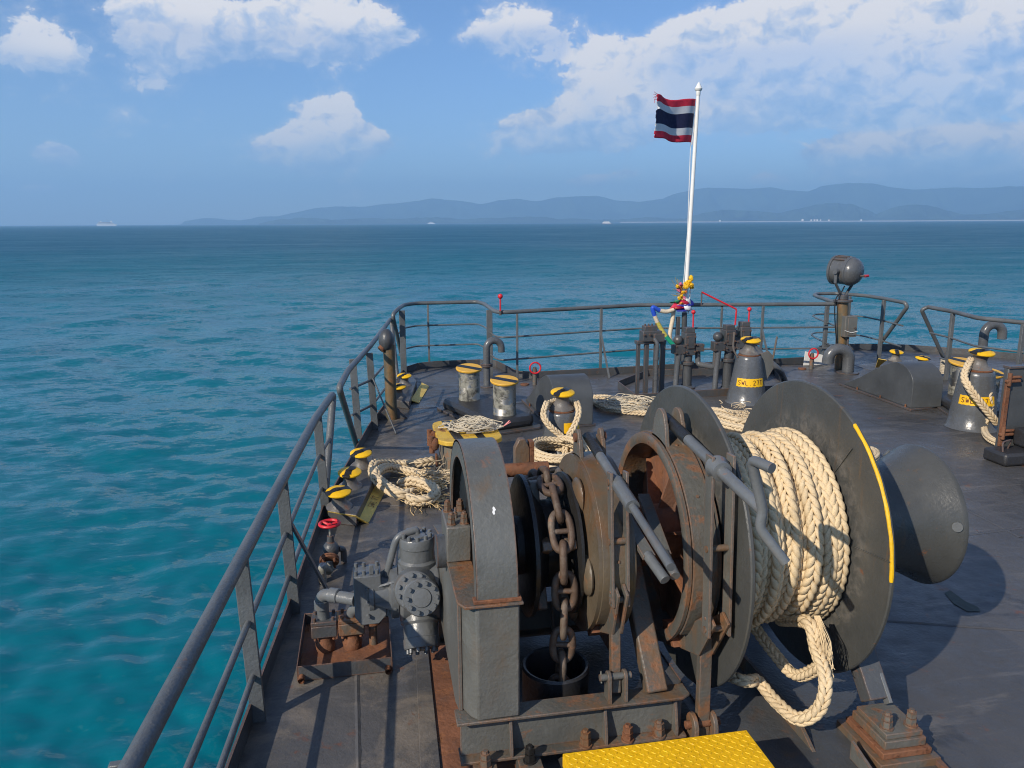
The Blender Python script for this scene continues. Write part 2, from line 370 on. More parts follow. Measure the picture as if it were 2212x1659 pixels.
def ropemat(name, col, dirt, amt):
    m_, nt, b = newmat(name); geo = _n(nt, 'ShaderNodeNewGeometry'); pos = geo.outputs['Position']
    n = _noise(nt, pos, 5.0, 6, .65); n2 = _noise(nt, pos, 160.0, 2, .6)
    c = _mix(nt, _math(nt, 'MULTIPLY', _ss(nt, n, .62-amt, .82-amt*.5), .75), col, dirt)
    c = _mix(nt, _math(nt, 'MULTIPLY', _ss(nt, n2, .45, .75), .5), c, tuple(x*.5 for x in col))
    nt.links.new(c, b.inputs['Base Color']); b.inputs['Roughness'].default_value = .85; b.inputs['Specular IOR Level'].default_value = .15
    bp = _n(nt, 'ShaderNodeBump'); bp.inputs['Strength'].default_value = .5; bp.inputs['Distance'].default_value = .002; nt.links.new(n2, bp.inputs['Height']); nt.links.new(bp.outputs[0], b.inputs['Normal'])
    return m_
M_ROPE = ropemat('hawser_fibre', (.73,.57,.355), (.42,.31,.18), .12)
M_ROPE2 = ropemat('deck_rope_fibre', (.68,.54,.35), (.36,.27,.16), .14)
M_FRAY = simple('frayed_fibre', (.60,.43,.22), .9, .3, 40, spec=.1)
M_LINE = simple('thin_line_fibre', (.55,.48,.36), .85, .2, 60, spec=.15)

def flange_material(name, warp=False):
    """drum flange paint scuffed by rope in a ring round the shaft, with thin rust runs"""
    m_, nt, b = newmat(name); L = nt.links; geo = _n(nt, 'ShaderNodeNewGeometry'); pos = geo.outputs['Position']
    sx = _n(nt, 'ShaderNodeSeparateXYZ'); L.new(pos, sx.inputs[0]); dy = _math(nt, 'SUBTRACT', sx.outputs[1], 3.768); dz = _math(nt, 'SUBTRACT', sx.outputs[2], .909)
    rad = _math(nt, 'SQRT', _math(nt, 'ADD', _math(nt, 'MULTIPLY', dy, dy), _math(nt, 'MULTIPLY', dz, dz)))
    n1 = _noise(nt, pos, 3.0, 6, .6); n2 = _noise(nt, pos, 14.0, 7, .7, .4); n3 = _noise(nt, pos, 70.0, 4, .6)
    col = _ramp(nt, n1, [(.3, (.056,.058,.055)), (.7, (.086,.087,.082))])
    ring = _math(nt, 'MULTIPLY', _ss(nt, rad, .46, .53), _math(nt, 'SUBTRACT', 1.0, _ss(nt, rad, .56, .66)))
    sc = _math(nt, 'MULTIPLY', ring, _ss(nt, n2, .40, .66)); col = _mix(nt, _math(nt, 'MULTIPLY', sc, .6 if not warp else .2), col, (.20,.18,.155))
    mp = _n(nt, 'ShaderNodeMapping'); L.new(pos, mp.inputs[0]); mp.inputs['Scale'].default_value = (1, 1.2, .12)
    runs = _ss(nt, _noise(nt, mp.outputs[0], 15.0, 6, .65, .3), .60, .72); col = _mix(nt, _math(nt, 'MULTIPLY', runs, .45), col, (.15,.09,.045))
    rm = _ss(nt, _noise(nt, pos, 6.5, 9, .72, .2), .63, .69); col = _mix(nt, _math(nt, 'MULTIPLY', rm, .85), col, (.17,.07,.03))
    mp2 = _n(nt, 'ShaderNodeMapping'); L.new(pos, mp2.inputs[0]); mp2.inputs['Rotation'].default_value = (R(28), 0, 0); mp2.inputs['Scale'].default_value = (1, .35, 9)
    scr = _ss(nt, _noise(nt, mp2.outputs[0], 9.0, 3, .6), .70, .74); col = _mix(nt, _math(nt, 'MULTIPLY', scr, .35), col, (.22,.21,.20))
    L.new(col, b.inputs['Base Color']); lo = .20 if warp else .26
    L.new(_math(nt, 'ADD', _ramp(nt, n2, [(.3, (lo,)*3), (.7, (lo+.26,)*3)]), _math(nt, 'MULTIPLY', rm, .35), True), b.inputs['Roughness'])
    h = _math(nt, 'ADD', _math(nt, 'MULTIPLY', n3, .6 if not warp else 1.1), _math(nt, 'ADD', n2, _math(nt, 'MULTIPLY', _noise(nt, pos, 5.0, 3, .5), 2.0)))
    bp = _n(nt, 'ShaderNodeBump'); bp.inputs['Strength'].default_value = .45 if not warp else .25; bp.inputs['Distance'].default_value = .006; L.new(h, bp.inputs['Height']); L.new(bp.outputs[0], b.inputs['Normal'])
    return m_
M_FLANGE = flange_material('drum_flange_paint'); M_WARP = flange_material('warping_head_paint', True)
# ================================================================== SEA
SEA = -6.0
def make_sea():
    na = 860; rl = [2.0]
    while rl[-1] < 15500: rl.append(rl[-1]*(1.05 if rl[-1] < 7 else 1.0085 if rl[-1] < 320 else 1.03))
    rr = np.array(rl); nr = len(rl)-1; aa = np.linspace(0, 2*math.pi, na, endpoint=False)
    # crowd the angles into the half that lies ahead
    aa = aa+0.66*np.sin(aa); ang = aa+math.pi+R(10.5)
    Rg, Ag = np.meshgrid(rr, ang, indexing='ij'); X = Rg*np.sin(Ag); Y = Rg*np.cos(Ag); Z = np.zeros_like(X)
    sp = np.where(Rg < 320, Rg*0.0085, Rg*.03)
    rng = np.random.default_rng(3); DX = np.zeros_like(X); DY = np.zeros_like(X)
    for i in range(90):
        lam = 0.42*(10.0/0.42)**(i/89.0); k = 2*math.pi/lam; th = R(62)+rng.normal(0, .62); ph = rng.uniform(0, 6.28)
        a = .0074*lam*min(1.0, .75/lam)**.62*rng.uniform(.5, 1.3); fade = np.clip((lam/sp-3.0)/3.0, 0, 1)*(1.0 if lam < 1.3 else .7+1.0*np.clip((Rg-22)/50, 0, 1))
        arg = k*(X*math.cos(th)+Y*math.sin(th))+ph; Z += a*fade*np.sin(arg); DX -= .8*a*fade*math.cos(th)*np.cos(arg); DY -= .8*a*fade*math.sin(th)*np.cos(arg)
    V = np.stack([X+DX, Y+DY, Z+SEA], -1).reshape(-1, 3)
    i, k = np.meshgrid(np.arange(nr), np.arange(na), indexing='ij'); k2 = (k+1) % na
    F = np.stack([i*na+k, i*na+k2, (i+1)*na+k2, (i+1)*na+k], -1).reshape(-1, 4)
    me = bpy.data.meshes.new('sea'); me.vertices.add(len(V)); me.vertices.foreach_set('co', V.astype(np.float32).ravel())
    me.loops.add(F.size); me.loops.foreach_set('vertex_index', F.astype(np.int32).ravel()); me.polygons.add(len(F))
    me.polygons.foreach_set('loop_start', np.arange(0, F.size, 4, dtype=np.int32)); me.update(calc_edges=True); me.validate()
    me.polygons.foreach_set('use_smooth', np.ones(len(F), bool))
    m_, nt, b = newmat('sea_water'); geo = _n(nt, 'ShaderNodeNewGeometry'); pos = geo.outputs['Position']
    mp = _n(nt, 'ShaderNodeMapping'); nt.links.new(pos, mp.inputs[0]); mp.inputs['Rotation'].default_value = (0, 0, R(-28)); mp.inputs['Scale'].default_value = (.55, 1.25, 1)
    # the mesh waves fade out with distance; ripples take over their slope there
    ln = _n(nt, 'ShaderNodeVectorMath', operation='LENGTH'); nt.links.new(pos, ln.inputs[0]); lod = _n(nt, 'ShaderNodeMapRange'); nt.links.new(ln.outputs['Value'], lod.inputs[0]); lod.inputs[1].default_value = 8; lod.inputs[2].default_value = 160; lod.inputs[3].default_value = .38; lod.inputs[4].default_value = 2.0; lod = lod.outputs[0]
    def vn(scale, det, rough, amp, src=None):
        n = _n(nt, 'ShaderNodeTexNoise'); n.inputs['Scale'].default_value = scale; n.inputs['Detail'].default_value = det; n.inputs['Roughness'].default_value = rough; n.inputs['Distortion'].default_value = .4
        nt.links.new(src or mp.outputs[0], n.inputs['Vector'])
        s = _n(nt, 'ShaderNodeVectorMath', operation='MULTIPLY_ADD'); nt.links.new(n.outputs['Color'], s.inputs[0]); s.inputs[1].default_value = (1, 1, 0); s.inputs[2].default_value = (-.5, -.5, 0)
        k = _n(nt, 'ShaderNodeVectorMath', operation='SCALE'); nt.links.new(s.outputs[0], k.inputs[0]); nt.links.new(_math(nt, 'MULTIPLY', lod, amp), k.inputs['Scale']); return k.outputs[0], n.outputs[0]
    v1, w1 = vn(3.0, 4, .7, .75); v2, w2 = vn(.22, 7, .78, .80)
    ad = _n(nt, 'ShaderNodeVectorMath', operation='ADD'); nt.links.new(v1, ad.inputs[0]); nt.links.new(v2, ad.inputs[1])
    ad2 = _n(nt, 'ShaderNodeVectorMath', operation='ADD'); nt.links.new(ad.outputs[0], ad2.inputs[0]); nt.links.new(geo.outputs['Normal'], ad2.inputs[1])
    nz = _n(nt, 'ShaderNodeVectorMath', operation='NORMALIZE'); nt.links.new(ad2.outputs[0], nz.inputs[0]); nt.links.new(nz.outputs[0], b.inputs['Normal'])
    big = _noise(nt, pos, .012, 4, .55)
    col = _ramp(nt, big, [(.3, (.001,.125,.165)), (.7, (.002,.155,.195))])
    far_blue = _n(nt, 'ShaderNodeMapRange'); nt.links.new(_math(nt, 'ADD', ln.outputs['Value'], _math(nt, 'MULTIPLY', big, 160.0)), far_blue.inputs[0]); far_blue.inputs[1].default_value = 90; far_blue.inputs[2].default_value = 420
    col = _mix(nt, far_blue.outputs[0], col, (.003,.088,.145))     # blue of reflected sky put into the water colour, growing with distance
    # rare scraps of foam on the crests
    fo = _noise(nt, mp.outputs[0], 1.6, 8, .72, .6); fm = _math(nt, 'MULTIPLY', _ss(nt, fo, .74, .79), _ss(nt, w2, .60, .68))
    nt.links.new(_mix(nt, fm, col, (.7,.75,.78)), b.inputs['Base Color'])
    rr_ = _n(nt, 'ShaderNodeMapRange'); nt.links.new(ln.outputs['Value'], rr_.inputs[0]); rr_.inputs[1].default_value = 28; rr_.inputs[2].default_value = 170; rr_.inputs[3].default_value = .08; rr_.inputs[4].default_value = .42; mp3 = _n(nt, 'ShaderNodeMapping'); nt.links.new(pos, mp3.inputs[0]); mp3.inputs['Rotation'].default_value = (0, 0, R(-14)); mp3.inputs['Scale'].default_value = (.35, 1.6, 1)
    paws = _math(nt, 'SUBTRACT', _noise(nt, mp3.outputs[0], .035, 7, .72, .3), .5); nt.links.new(_math(nt, 'ADD', rr_.outputs[0], _math(nt, 'MULTIPLY', _math(nt, 'MULTIPLY', paws, 1.3), rr_.outputs[0])), b.inputs['Roughness']); b.inputs['Specular IOR Level'].default_value = .27; b.inputs['IOR'].default_value = 1.33
    me.materials.append(m_)
    o = bpy.data.objects.new('sea', me); COL.objects.link(o); tag(o, kind='structure')
make_sea()
# ================================================================== HILLS
def make_hills(name, sky, D, seed, front=.90, back=1.22, mat=None):
    rng = np.random.default_rng(seed); sx = np.array([s[0] for s in sky], float); sy = np.array([s[1] for s in sky], float)
    xs = np.linspace(sx[0], sx[-1], 420); ys = np.interp(xs, sx, sy)
    n = np.zeros_like(xs)
    for o_ in range(1, 6): n += np.interp(xs, np.linspace(sx[0], sx[-1], 24*2**o_), rng.normal(0, 1, 24*2**o_))*.9/1.5**o_
    ys = ys+n*1.0
    dep = np.array([front, .915, .93, .945, .96, .975, .985, 1.0, 1.02, 1.05, 1.1, 1.16, back]); shp = np.array([0, .10, .26, .40, .58, .72, .86, 1.0, .97, .9, .7, .35, 0.])
    V = []
    for i, (x, y) in enumerate(zip(xs, ys)):
        d = ray(x, 482.0); az = math.atan2(d[0], d[1]); dd = ray(x, min(y, 486)); el = dd[2]/math.hypot(dd[0], dd[1])
        top = max(CAMH+D*el-SEA, 4.0)
        for j, (q, s) in enumerate(zip(dep, shp)):
            wob = 1.0 if q >= 1.0 else max(.0, 1+.5*math.sin(i*.31+j*.5+2*math.sin(i*.09))*math.sin(i*.11+j*.35)+rng.normal(0, .08))
            V.append((D*q*math.sin(az), D*q*math.cos(az), SEA-.5+top*min(s*wob, .98 if q < 1.0 else 1.0)))
    nj = len(dep); F = [(i*nj+j, (i+1)*nj+j, (i+1)*nj+j+1, i*nj+j+1) for i in range(len(xs)-1) for j in range(nj-1)]
    me = bpy.data.meshes.new(name); me.from_pydata(V, [], F)
    for p in me.polygons: p.use_smooth = True
    me.materials.append(mat); o = bpy.data.objects.new(name, me); COL.objects.link(o); tag(o, kind='structure'); return o
M_FOREST = simple('forest_cover', (.034,.052,.028), .9, .85, .0022, spec=.05)
SKY1 = [(388,486.5),(400,478),(420,474),(450,471),(480,474),(520,476),(540,473),(560,468),(600,466),(640,458),(680,450),(720,446),(780,447),(830,440),(880,436),(935,429),(990,434),(1040,440),(1080,432),(1120,430),(1160,436),(1200,427),(1250,424),(1290,424),(1330,433),(1380,436),(1430,430),(1450,420),(1490,410),(1530,406),(1600,408),(1660,404),(1700,412),(1740,415),(1770,402),(1830,395),(1880,397),(1920,405),(1960,410),(2000,408),(2050,405),(2100,407),(2160,404),(2212,402),(2300,410),(2450,418),(2600,440),(2800,474)]
SKY2 = [(1440,482),(1480,472),(1520,460),(1560,452),(1620,454),(1680,460),(1720,452),(1760,442),(1800,438),(1840,440),(1870,452),(1890,462),(1920,450),(1960,442),(2000,443),(2040,455),(2080,463),(2130,462),(2212,452),(2300,450),(2450,462),(2600,476)]
SKY3 = [(560,484),(600,475),(660,470),(720,474),(800,470),(870,472),(940,468),(1000,474),(1080,470),(1150,468),(1220,473),(1300,474),(1400,470),(1500,474),(1600,476)]
make_hills('hills', SKY1, 13000, 5, mat=M_FOREST)
make_hills('hills', SKY2, 9100, 6, mat=M_FOREST)
make_hills('hills', SKY3, 9300, 8, mat=M_FOREST)
def make_beach():
    V = []; n = 60
    for i in range(n):
        x = 1340+i*(2500-1340)/(n-1); d = ray(x, 482.0); az = math.atan2(d[0], d[1])
        for q, h in ((7950, SEA-1.0), (8000, SEA+7.0+1.5*math.sin(i*.9)), (8120, SEA+9.0), (8400, SEA-1.0)): V.append((q*math.sin(az), q*math.cos(az), h))
    F = [(i*4+j, (i+1)*4+j, (i+1)*4+j+1, i*4+j+1) for i in range(n-1) for j in range(3)]
    me = bpy.data.meshes.new('beach'); me.from_pydata(V, [], F); me.materials.append(simple('pale_sand', (.50,.46,.39), .9, .1, .05, spec=.1))
    o = bpy.data.objects.new('beach', me); COL.objects.link(o); tag(o, kind='structure')
make_beach()
M_HWALL = simple('house_wall', (.80,.78,.74), .7, .05, 1.0); M_HROOF = simple('house_roof', (.45,.30,.24), .8, .1, 1.0)
def far_house(px, D, w, h, k, label):
    c = on(px, 482, 1, 1.0); d = ray(px, 482); az = math.atan2(d[0], d[1]); p = Vector((D*math.sin(az), D*math.cos(az), SEA+(9 if D < 8200 else 30)))
    e = E('house', label, 'house', p, 'small white houses along the far shore')
    u = Vector((math.cos(az), -math.sin(az), 0)); v = Vector((math.sin(az), math.cos(az), 0)); w_ = Vector((0, 0, 1))
    MB().prism([(-w/2, -3), (w/2, -3), (w/2, h), (-w/2, h)], p, u, w_, -w*.4, w*.4).build('wall', M_HWALL, e)
    MB().prism([(-w*.56, h), (w*.56, h), (w*.3, h*1.45), (-w*.3, h*1.45)], p, u, w_, -w*.45, w*.45).build('roof', M_HROOF if k else M_HWALL, e)
for i, (px, w, h) in enumerate([(1733,20,13),(1752,14,10),(1759,16,12),(1765,16,10),(1772,13,9),(1790,15,9),(1555,16,8),(1860,15,8)]):
    far_house(px, 8060, w, h, i % 3 == 2, 'tiny white house standing on the far sandy shore below the hills')
# ------------------------------------------------------------------ far vessels
M_SHIPW = simple('ship_white', (.85,.85,.84), .5, .04, .5); M_SHIPB = simple('ship_blue', (.10,.14,.22), .5, .1, .5); M_SHIPG = simple('ship_window_band', (.08,.10,.13), .3, .1, .5)
def far_ship(name, label, px, D, L_, decks, hull_mat, funnel_at=(.3,), mast=True):
    d = ray(px, 482); az = math.atan2(d[0], d[1]); p = Vector((D*math.sin(az), D*math.cos(az), SEA))
    e = E(name, label, 'ship', p); u = Vector((math.cos(az), -math.sin(az), 0)); w_ = Vector((0, 0, 1)); B = L_*.16; hh = L_*.085
    MB().prism([(-L_*.47, -1), (L_*.44, -1), (L_*.5, hh*1.15), (L_*.40, hh), (-L_*.5, hh)], p, u, w_, -B, B).build('hull', hull_mat, e)
    z0 = hh
    for k, (a, b) in enumerate(decks):
        MB().prism([(a*L_, z0), (b*L_, z0), (b*L_-hh*.3, z0+hh*.72), (a*L_+hh*.15, z0+hh*.72)], p, u, w_, -B*.85, B*.85).build('superstructure', M_SHIPW, e)
        MB().prism([(a*L_+hh*.4, z0+hh*.28), (b*L_-hh*.6, z0+hh*.28), (b*L_-hh*.6, z0+hh*.5), (a*L_+hh*.4, z0+hh*.5)], p, u, w_, -B*.87, B*.87).build('window_band', M_SHIPG, e)
        z0 += hh*.72
    for q in funnel_at:
        MB().prism([(q*L_, z0), (q*L_+hh*.9, z0), (q*L_+hh*.7, z0+hh*.8), (q*L_-hh*.1, z0+hh*.8)], p, u, w_, -B*.2, B*.2).build('funnel', M_SHIPW if L_ > 60 else M_SHIPB, e)
    if mast: MB().cyl(p+u*(.05*L_)+w_*z0, p+u*(.03*L_)+w_*(z0+hh*1.9), L_*.008, n=6).build('mast', M_SHIPB, e)
far_ship('ferry', 'small white ferry with dark hull sailing mid distance left of the flagpole', 1311, 2900, 38, [(-.42,.36),(-.40,.30),(-.30,.22)], M_SHIPB, (-.25,))
far_ship('ferry', 'large white ferry on the open horizon at far left', 230, 5200, 108, [(-.46,.38),(-.40,.30)], M_SHIPW, (-.3, .2))
far_ship('cargo_ship', 'little white ship lying close under the far hills', 932, 7000, 66, [(-.44,.36),(-.3,.25)], M_SHIPW, (-.2,), False)
# ================================================================== DECK
OUT = [(-.95,-1.5),(-.80,2.0),(-.72,3.4),(-.585,5.0),(-.45,6.8),(-.27,8.0),(-.03,9.6),(.24,10.95),(.42,12.0),(.50,12.9),(.62,13.5),(.86,13.85),(1.2,13.98),(2.0,13.98),(2.28,13.8),(2.36,13.3),(2.45,12.75),(2.7,12.6),(3.9,12.68),(6.2,12.86),(8.35,13.0),(8.62,13.15),(8.70,13.5),(8.75,14.0),(9.0,14.25),(9.8,14.2),(10.6,13.9),(11.3,13.2),(11.9,12.5),(12.5,11.2),(13.0,8.0),(13.3,4.0),(13.4,-1.5)]
def deck_material():
    m_, nt, b = newmat('deck_paint'); L = nt.links; geo = _n(nt, 'ShaderNodeNewGeometry'); pos = geo.outputs['Position']
    n1 = _noise(nt, pos, .9, 6, .62, .3); n2 = _noise(nt, pos, 7.0, 6, .65); n3 = _noise(nt, pos, 42.0, 4, .6)
    col = _ramp(nt, n1, [(.3, (.058,.057,.056)), (.55, (.080,.077,.074)), (.75, (.108,.102,.095))])
    vo = _n(nt, 'ShaderNodeTexVoronoi', voronoi_dimensions='2D', distance='CHEBYCHEV'); L.new(pos, vo.inputs['Vector']); vo.inputs['Scale'].default_value = .55; vo.inputs['Randomness'].default_value = .8
    sv = _n(nt, 'ShaderNodeSeparateColor'); L.new(vo.outputs['Color'], sv.inputs[0]); col = _mix(nt, .5, col, _ramp(nt, sv.outputs[0], [(.0, (.045,.045,.046)), (.5, (.078,.076,.075)), (1.0, (.105,.100,.096))]))   # plates touched up at different times
    oil = _ss(nt, _noise(nt, pos, 1.3, 7, .66, .4), .57, .64); col = _mix(nt, _math(nt, 'MULTIPLY', oil, .6), col, (.030,.030,.032))
    mp = _n(nt, 'ShaderNodeMapping'); L.new(pos, mp.inputs[0]); mp.inputs['Rotation'].default_value = (0, 0, R(35)); mp.inputs['Scale'].default_value = (.35, 2.2, 1)
    sc = _noise(nt, mp.outputs[0], 3.2, 8, .7, .5)
    col = _mix(nt, _math(nt, 'MULTIPLY', _ss(nt, sc, .52, .68), .55), col, (.17,.155,.14))
    # chalky worn paint and dirt near the port side
    sx = _n(nt, 'ShaderNodeSeparateXYZ'); L.new(pos, sx.inputs[0])
    port = _math(nt, 'SUBTRACT', 1.0, _ss(nt, sx.outputs[0], .1, 1.2))
    wear = _math(nt, 'MULTIPLY', _ss(nt, _noise(nt, pos, 2.2, 8, .7, .6), .46, .64), port)
    col = _mix(nt, _math(nt, 'MULTIPLY', wear, .65), col, (.23,.19,.145))
    rm = _math(nt, 'MULTIPLY', _ss(nt, _noise(nt, pos, 3.7, 9, .7, .2), .60, .68), 1.0)
    col = _mix(nt, _math(nt, 'MULTIPLY', rm, .8), col, (.16,.065,.03))
    col = _mix(nt, _math(nt, 'MULTIPLY', _ss(nt, n3, .68, .76), .5), col, (.19,.16,.13))
    L.new(col, b.inputs['Base Color'])
    wet = _ss(nt, _noise(nt, pos, .75, 5, .6, .5), .56, .66)
    rg = _ramp(nt, n2, [(.3, (.26,)*3), (.7, (.56,)*3)]); L.new(_math(nt, 'SUBTRACT', rg, _math(nt, 'MULTIPLY', wet, .13)), b.inputs['Roughness']); b.inputs['Specular IOR Level'].default_value = .5
    h = _math(nt, 'ADD', _math(nt, 'MULTIPLY', n3, .5), _math(nt, 'ADD', _math(nt, 'MULTIPLY', n2, 1.2), _math(nt, 'MULTIPLY', _noise(nt, pos, 1.6, 3, .5), 6.0)))
    bp = _n(nt, 'ShaderNodeBump'); bp.inputs['Strength'].default_value = .5; bp.inputs['Distance'].default_value = .012; L.new(h, bp.inputs['Height']); L.new(bp.outputs[0], b.inputs['Normal'])
    return m_
M_DECK = deck_material()
def make_deck():
    me = bpy.data.meshes.new('deck'); bm = bmesh.new()
    vs = [bm.verts.new((x, y, 0)) for x, y in OUT]; f = bm.faces.new(vs); bmesh.ops.triangulate(bm, faces=[f]); bmesh.ops.recalc_face_normals(bm, faces=bm.faces)
    for q in bm.faces:
        if q.normal.z < 0: q.normal_flip()
    bm.to_mesh(me); bm.free(); me.materials.append(M_DECK)
    o = bpy.data.objects.new('deck', me); COL.objects.link(o); tag(o, kind='structure'); ORG[o.name] = Vector((0, 0, 0))
    hp = MB(); n = len(OUT)
    cx, cy = 6.2, 5.0; V = []; F = []
    for (x, y) in OUT: V.append((x, y, -.004))
    for (x, y) in OUT: V.append((cx+(x-cx)*.94, cy+(y-cy)*.93 if y > cy else y, -7.2))
    for k in range(n-1): F.append((k, k+1, n+k+1, n+k))
    hp.add(V, F).build('hull_plating', M_DARK, o)
    # raised lip round the edge
    c = MB()
    P2 = [Vector((x, y, 0)) for x, y in OUT]; H = .115; T = .014
    inn = []
    for k in range(n):
        d = (P2[min(k+1, n-1)]-P2[max(k-1, 0)]).normalized(); inn.append(Vector((d.y, -d.x, 0)))
    V = []; F = []
    for k in range(n):
        a = P2[k]; b = a+inn[k]*T; V += [a+Vector((0, 0, -.1)), a+Vector((0, 0, H)), b+Vector((0, 0, H)), b+Vector((0, 0, .001))]
    for k in range(n-1):
        for j in range(3): F.append((k*4+j, k*4+j+1, k*4+5+j, k*4+4+j))
    c.add(V, F).build('edge_lip', M_DARK, o, sharp=30)
    # weld seams between deck plates
    for (a, b, w) in [((.9,6.2),(2.8,12.4),.018),((2.6,4.4),(9.2,2.1),.016),((3.2,5.2),(12.8,6.0),.02),((5.2,5.2),(5.6,12.6),.02),((-.35,7.0),(4.5,6.6),.016),((8.2,3.6),(8.6,12.8),.018),((.0,10.8),(11.8,11.0),.018),((-.12,3.0),(-.14,4.25),.014)]:
        mb = MB(); a = Vector((*a, 0)); b = Vector((*b, 0)); d = (b-a).normalized(); q = Vector((-d.y, d.x, 0)); pts = []; V = []; F = []
        m_ = 24
        for i in range(m_+1):
            p = a.lerp(b, i/m_); ww = w*(.8+.4*random.random()); V += [p-q*ww+Vector((0, 0, .0012)), p+Vector((0, 0, .0065+.002*random.random())), p+q*ww+Vector((0, 0, .0012))]
        for i in range(m_):
            for j in range(2): F.append((i*3+j, i*3+j+1, i*3+4+j, i*3+3+j))
        mb.add(V, F).build('weld_seam', M_DECK, o)
    # doubler plate along the port walkway with its rusted gutter beside the windlass
    MB().prism([(-.10-.62,-1.4),(.245,-1.4),(.262,3.3),(.285,4.42),(.25,4.5),(-.2,4.55)], (0, 0, 0), (1, 0, 0), (0, 1, 0), .002, .012) if False else None
    pl = MB().prism([(-.05,-1.4),(.247,-1.4),(.258,3.3),(.288,4.5),(.22,4.6)], (0, 0, 0), (1, 0, 0), (0, 1, 0), .003, .016); pl.build('doubler_plate', M_DECK, o, bevel=.003)
    st = MB(); V = []; F = []
    for i in range(41):
        y = -1.0+i*.145; V += [(.262+.03*math.sin(i*1.7)*.3, y, .0045), (.62+.05*math.sin(i*.9)+.02*math.sin(i*2.3), y, .0045)]
    for i in range(40): F.append((i*2, i*2+1, i*2+3, i*2+2))
    st.add(V, F).build('rusted_gutter', M_RUSTRED, o)
    return o
DECK = make_deck()
# ================================================================== RAILINGS
def path_at(pts, t):
    return pts[0].lerp(pts[1], t)
def rail_post(e, base, top, w=.07, t=.02, along=None, mat=None):
    base = Vector(base); top = Vector(top); mb = MB()
    mb.bar(base, top, w, t, up=along if along is not None else (1, 0, 0))
    return mb.build('post', mat or M_RAIL, e, bevel=.004)
def rail_bars(e, name, pts, r, rr=.08, n=10):
    return MB().tube(fillet(pts, rr, 5), r, n).build(name, M_RAIL, e, sharp=50)
# --- port, nearest
def railing_near():
    hz = .94; H = [(-.98,-.9,hz),(-.757,2.28,hz),(-.655,3.78,hz),(-.565,5.14,hz),(-.455,6.66,hz),(-.345,7.62,hz)]
    e = E('railing', 'long grey deck railing closest to the viewer along the left edge', 'railing', (-.6, 4.5, 0), 'grey deck railings')
    rail_bars(e, 'handrail', [Vector(p) for p in H]+[Vector((-.44, 6.93, .09))], .035, .10, 14)
    for name, z, r in (('mid_rail', .575, .0165), ('lower_rail', .27, .0165)):
        pts = [Vector((-.975,-.9,z)), Vector((-.75,2.28,z)), Vector((-.655,3.78,z)), Vector((-.565,5.14,z)), Vector((-.46,6.68,z)), Vector((-.44+(z-.09)*.11, 6.93+(z-.09)*.75, z))]
        rail_bars(e, name, pts, r, .05)
    for (x, y) in ((-.885,.7),(-.775,2.35),(-.640,3.86),(-.552,5.03),(-.425,6.80)):
        rail_post(e, (x, y, .0), (x-.025, y-.02, .925), .075, .028)
    MB().bar((-.535,5.04,.62), (-.33,5.24,.005), .055, .016, up=(0, 1, 0)).build('brace', M_RAIL, e, bevel=.003)
railing_near()
def railing_mid():
    z = 1.0; q = lambda x, y: P(x, y, z)
    e = E('railing', 'short grey deck railing with slanted ends before the rusty vent pipe', 'railing', (0, 9.4, 0), 'grey deck railings')
    a = [P(771,964,.02), P(731,850,z-.06), P(735,828,z), P(752,800,z), P(800,747,z), P(845,690,z)]
    last = P(845,690,z); foot = Vector((last.x+.05, last.y-.55, .1))
    rail_bars(e, 'handrail', [a[0], Vector((a[2].x-.01, a[2].y-.12, z-.02)), a[3], a[4], last+Vector((.0, .1, 0)), foot], .033, .12, 12)
    posts = [((775,948),(764,800)),((810,928),(801,751)),((842,880),(833,712))]
    B = []
    for (b, t) in posts:
        pb = P(b[0], b[1], 0.0); pt = Vector((pb.x-.03, pb.y, z-.02)); B.append(pb); rail_post(e, pb, pt, .085, .02)
    for name, zz in (('mid_rail', .64), ('lower_rail', .32)):
        s = B[0].lerp(B[1], -.25); t = B[2].lerp(B[1], -.35); rail_bars(e, name, [Vector((s.x-.02, s.y, zz)), Vector((B[1].x-.02, B[1].y, zz)), Vector((t.x-.02, t.y, zz))], .016)
    MB().bar(Vector((B[1].x, B[1].y, .66)), P(856,937,.0), .07, .016, up=(0, 1, 0)).build('brace', M_RAIL, e, bevel=.003)
railing_mid()
def railing_bow():
    z = 1.14; px = [(859,668),(872,659),(898,655),(1031,652),(1047,657),(1067,672),(1083,675),(1383,659),(1600,658),(1816,656.5),(1787,648),(1766,641),(1758,637),(1766,634.5),(1806,633.5),(1872,639),(1910,645),(1955,654)]
    H = [P(x, y, z) for x, y in px]
    e = E('railing', 'long grey railing across the bow behind the flagpole', 'railing', (5.2, 12.9, 0), 'grey deck railings')
    st = P(873,793,.06); en = P(1899,746,.25)
    hand = [st, Vector((H[0].x-.10, H[0].y-.35, z-.05))]+H+[H[-1]+Vector((.03,-.03,-.07)), en]
    rail_bars(e, 'handrail', hand, .034, .12, 12)
    core = H
    for name, f in (('mid_rail', .645), ('lower_rail', .32)):
        rail_bars(e, name, [Vector((p.x, p.y, z*f)) for p in core], .0155, .10, 8)
    def drop(x, y, w, t, flat=True, base=.0):
        p = P(x, y, z); rail_post(e, (p.x, p.y, base), (p.x, p.y, z-.02), w, t)
    for (x, y, w, t) in ((868,668,.10,.03),(924,656,.035,.035),(1057,667,.10,.03),(1117,675,.035,.03),(1299,664,.045,.035),(1560,658,.035,.03),(1649,658,.045,.03),(1788,649,.07,.05),(1836,638,.05,.05),(1910,646,.06,.05)):
        drop(x, y, w, t)
    for x in (1301, 1651):
        p = P(x-2, 665 if x < 1400 else 658, z); MB().bar((p.x, p.y, .72), (p.x+.06, p.y-.32, .0), .03, .02, up=(1, 0, 0)).build('brace', M_RAIL, e)
railing_bow()
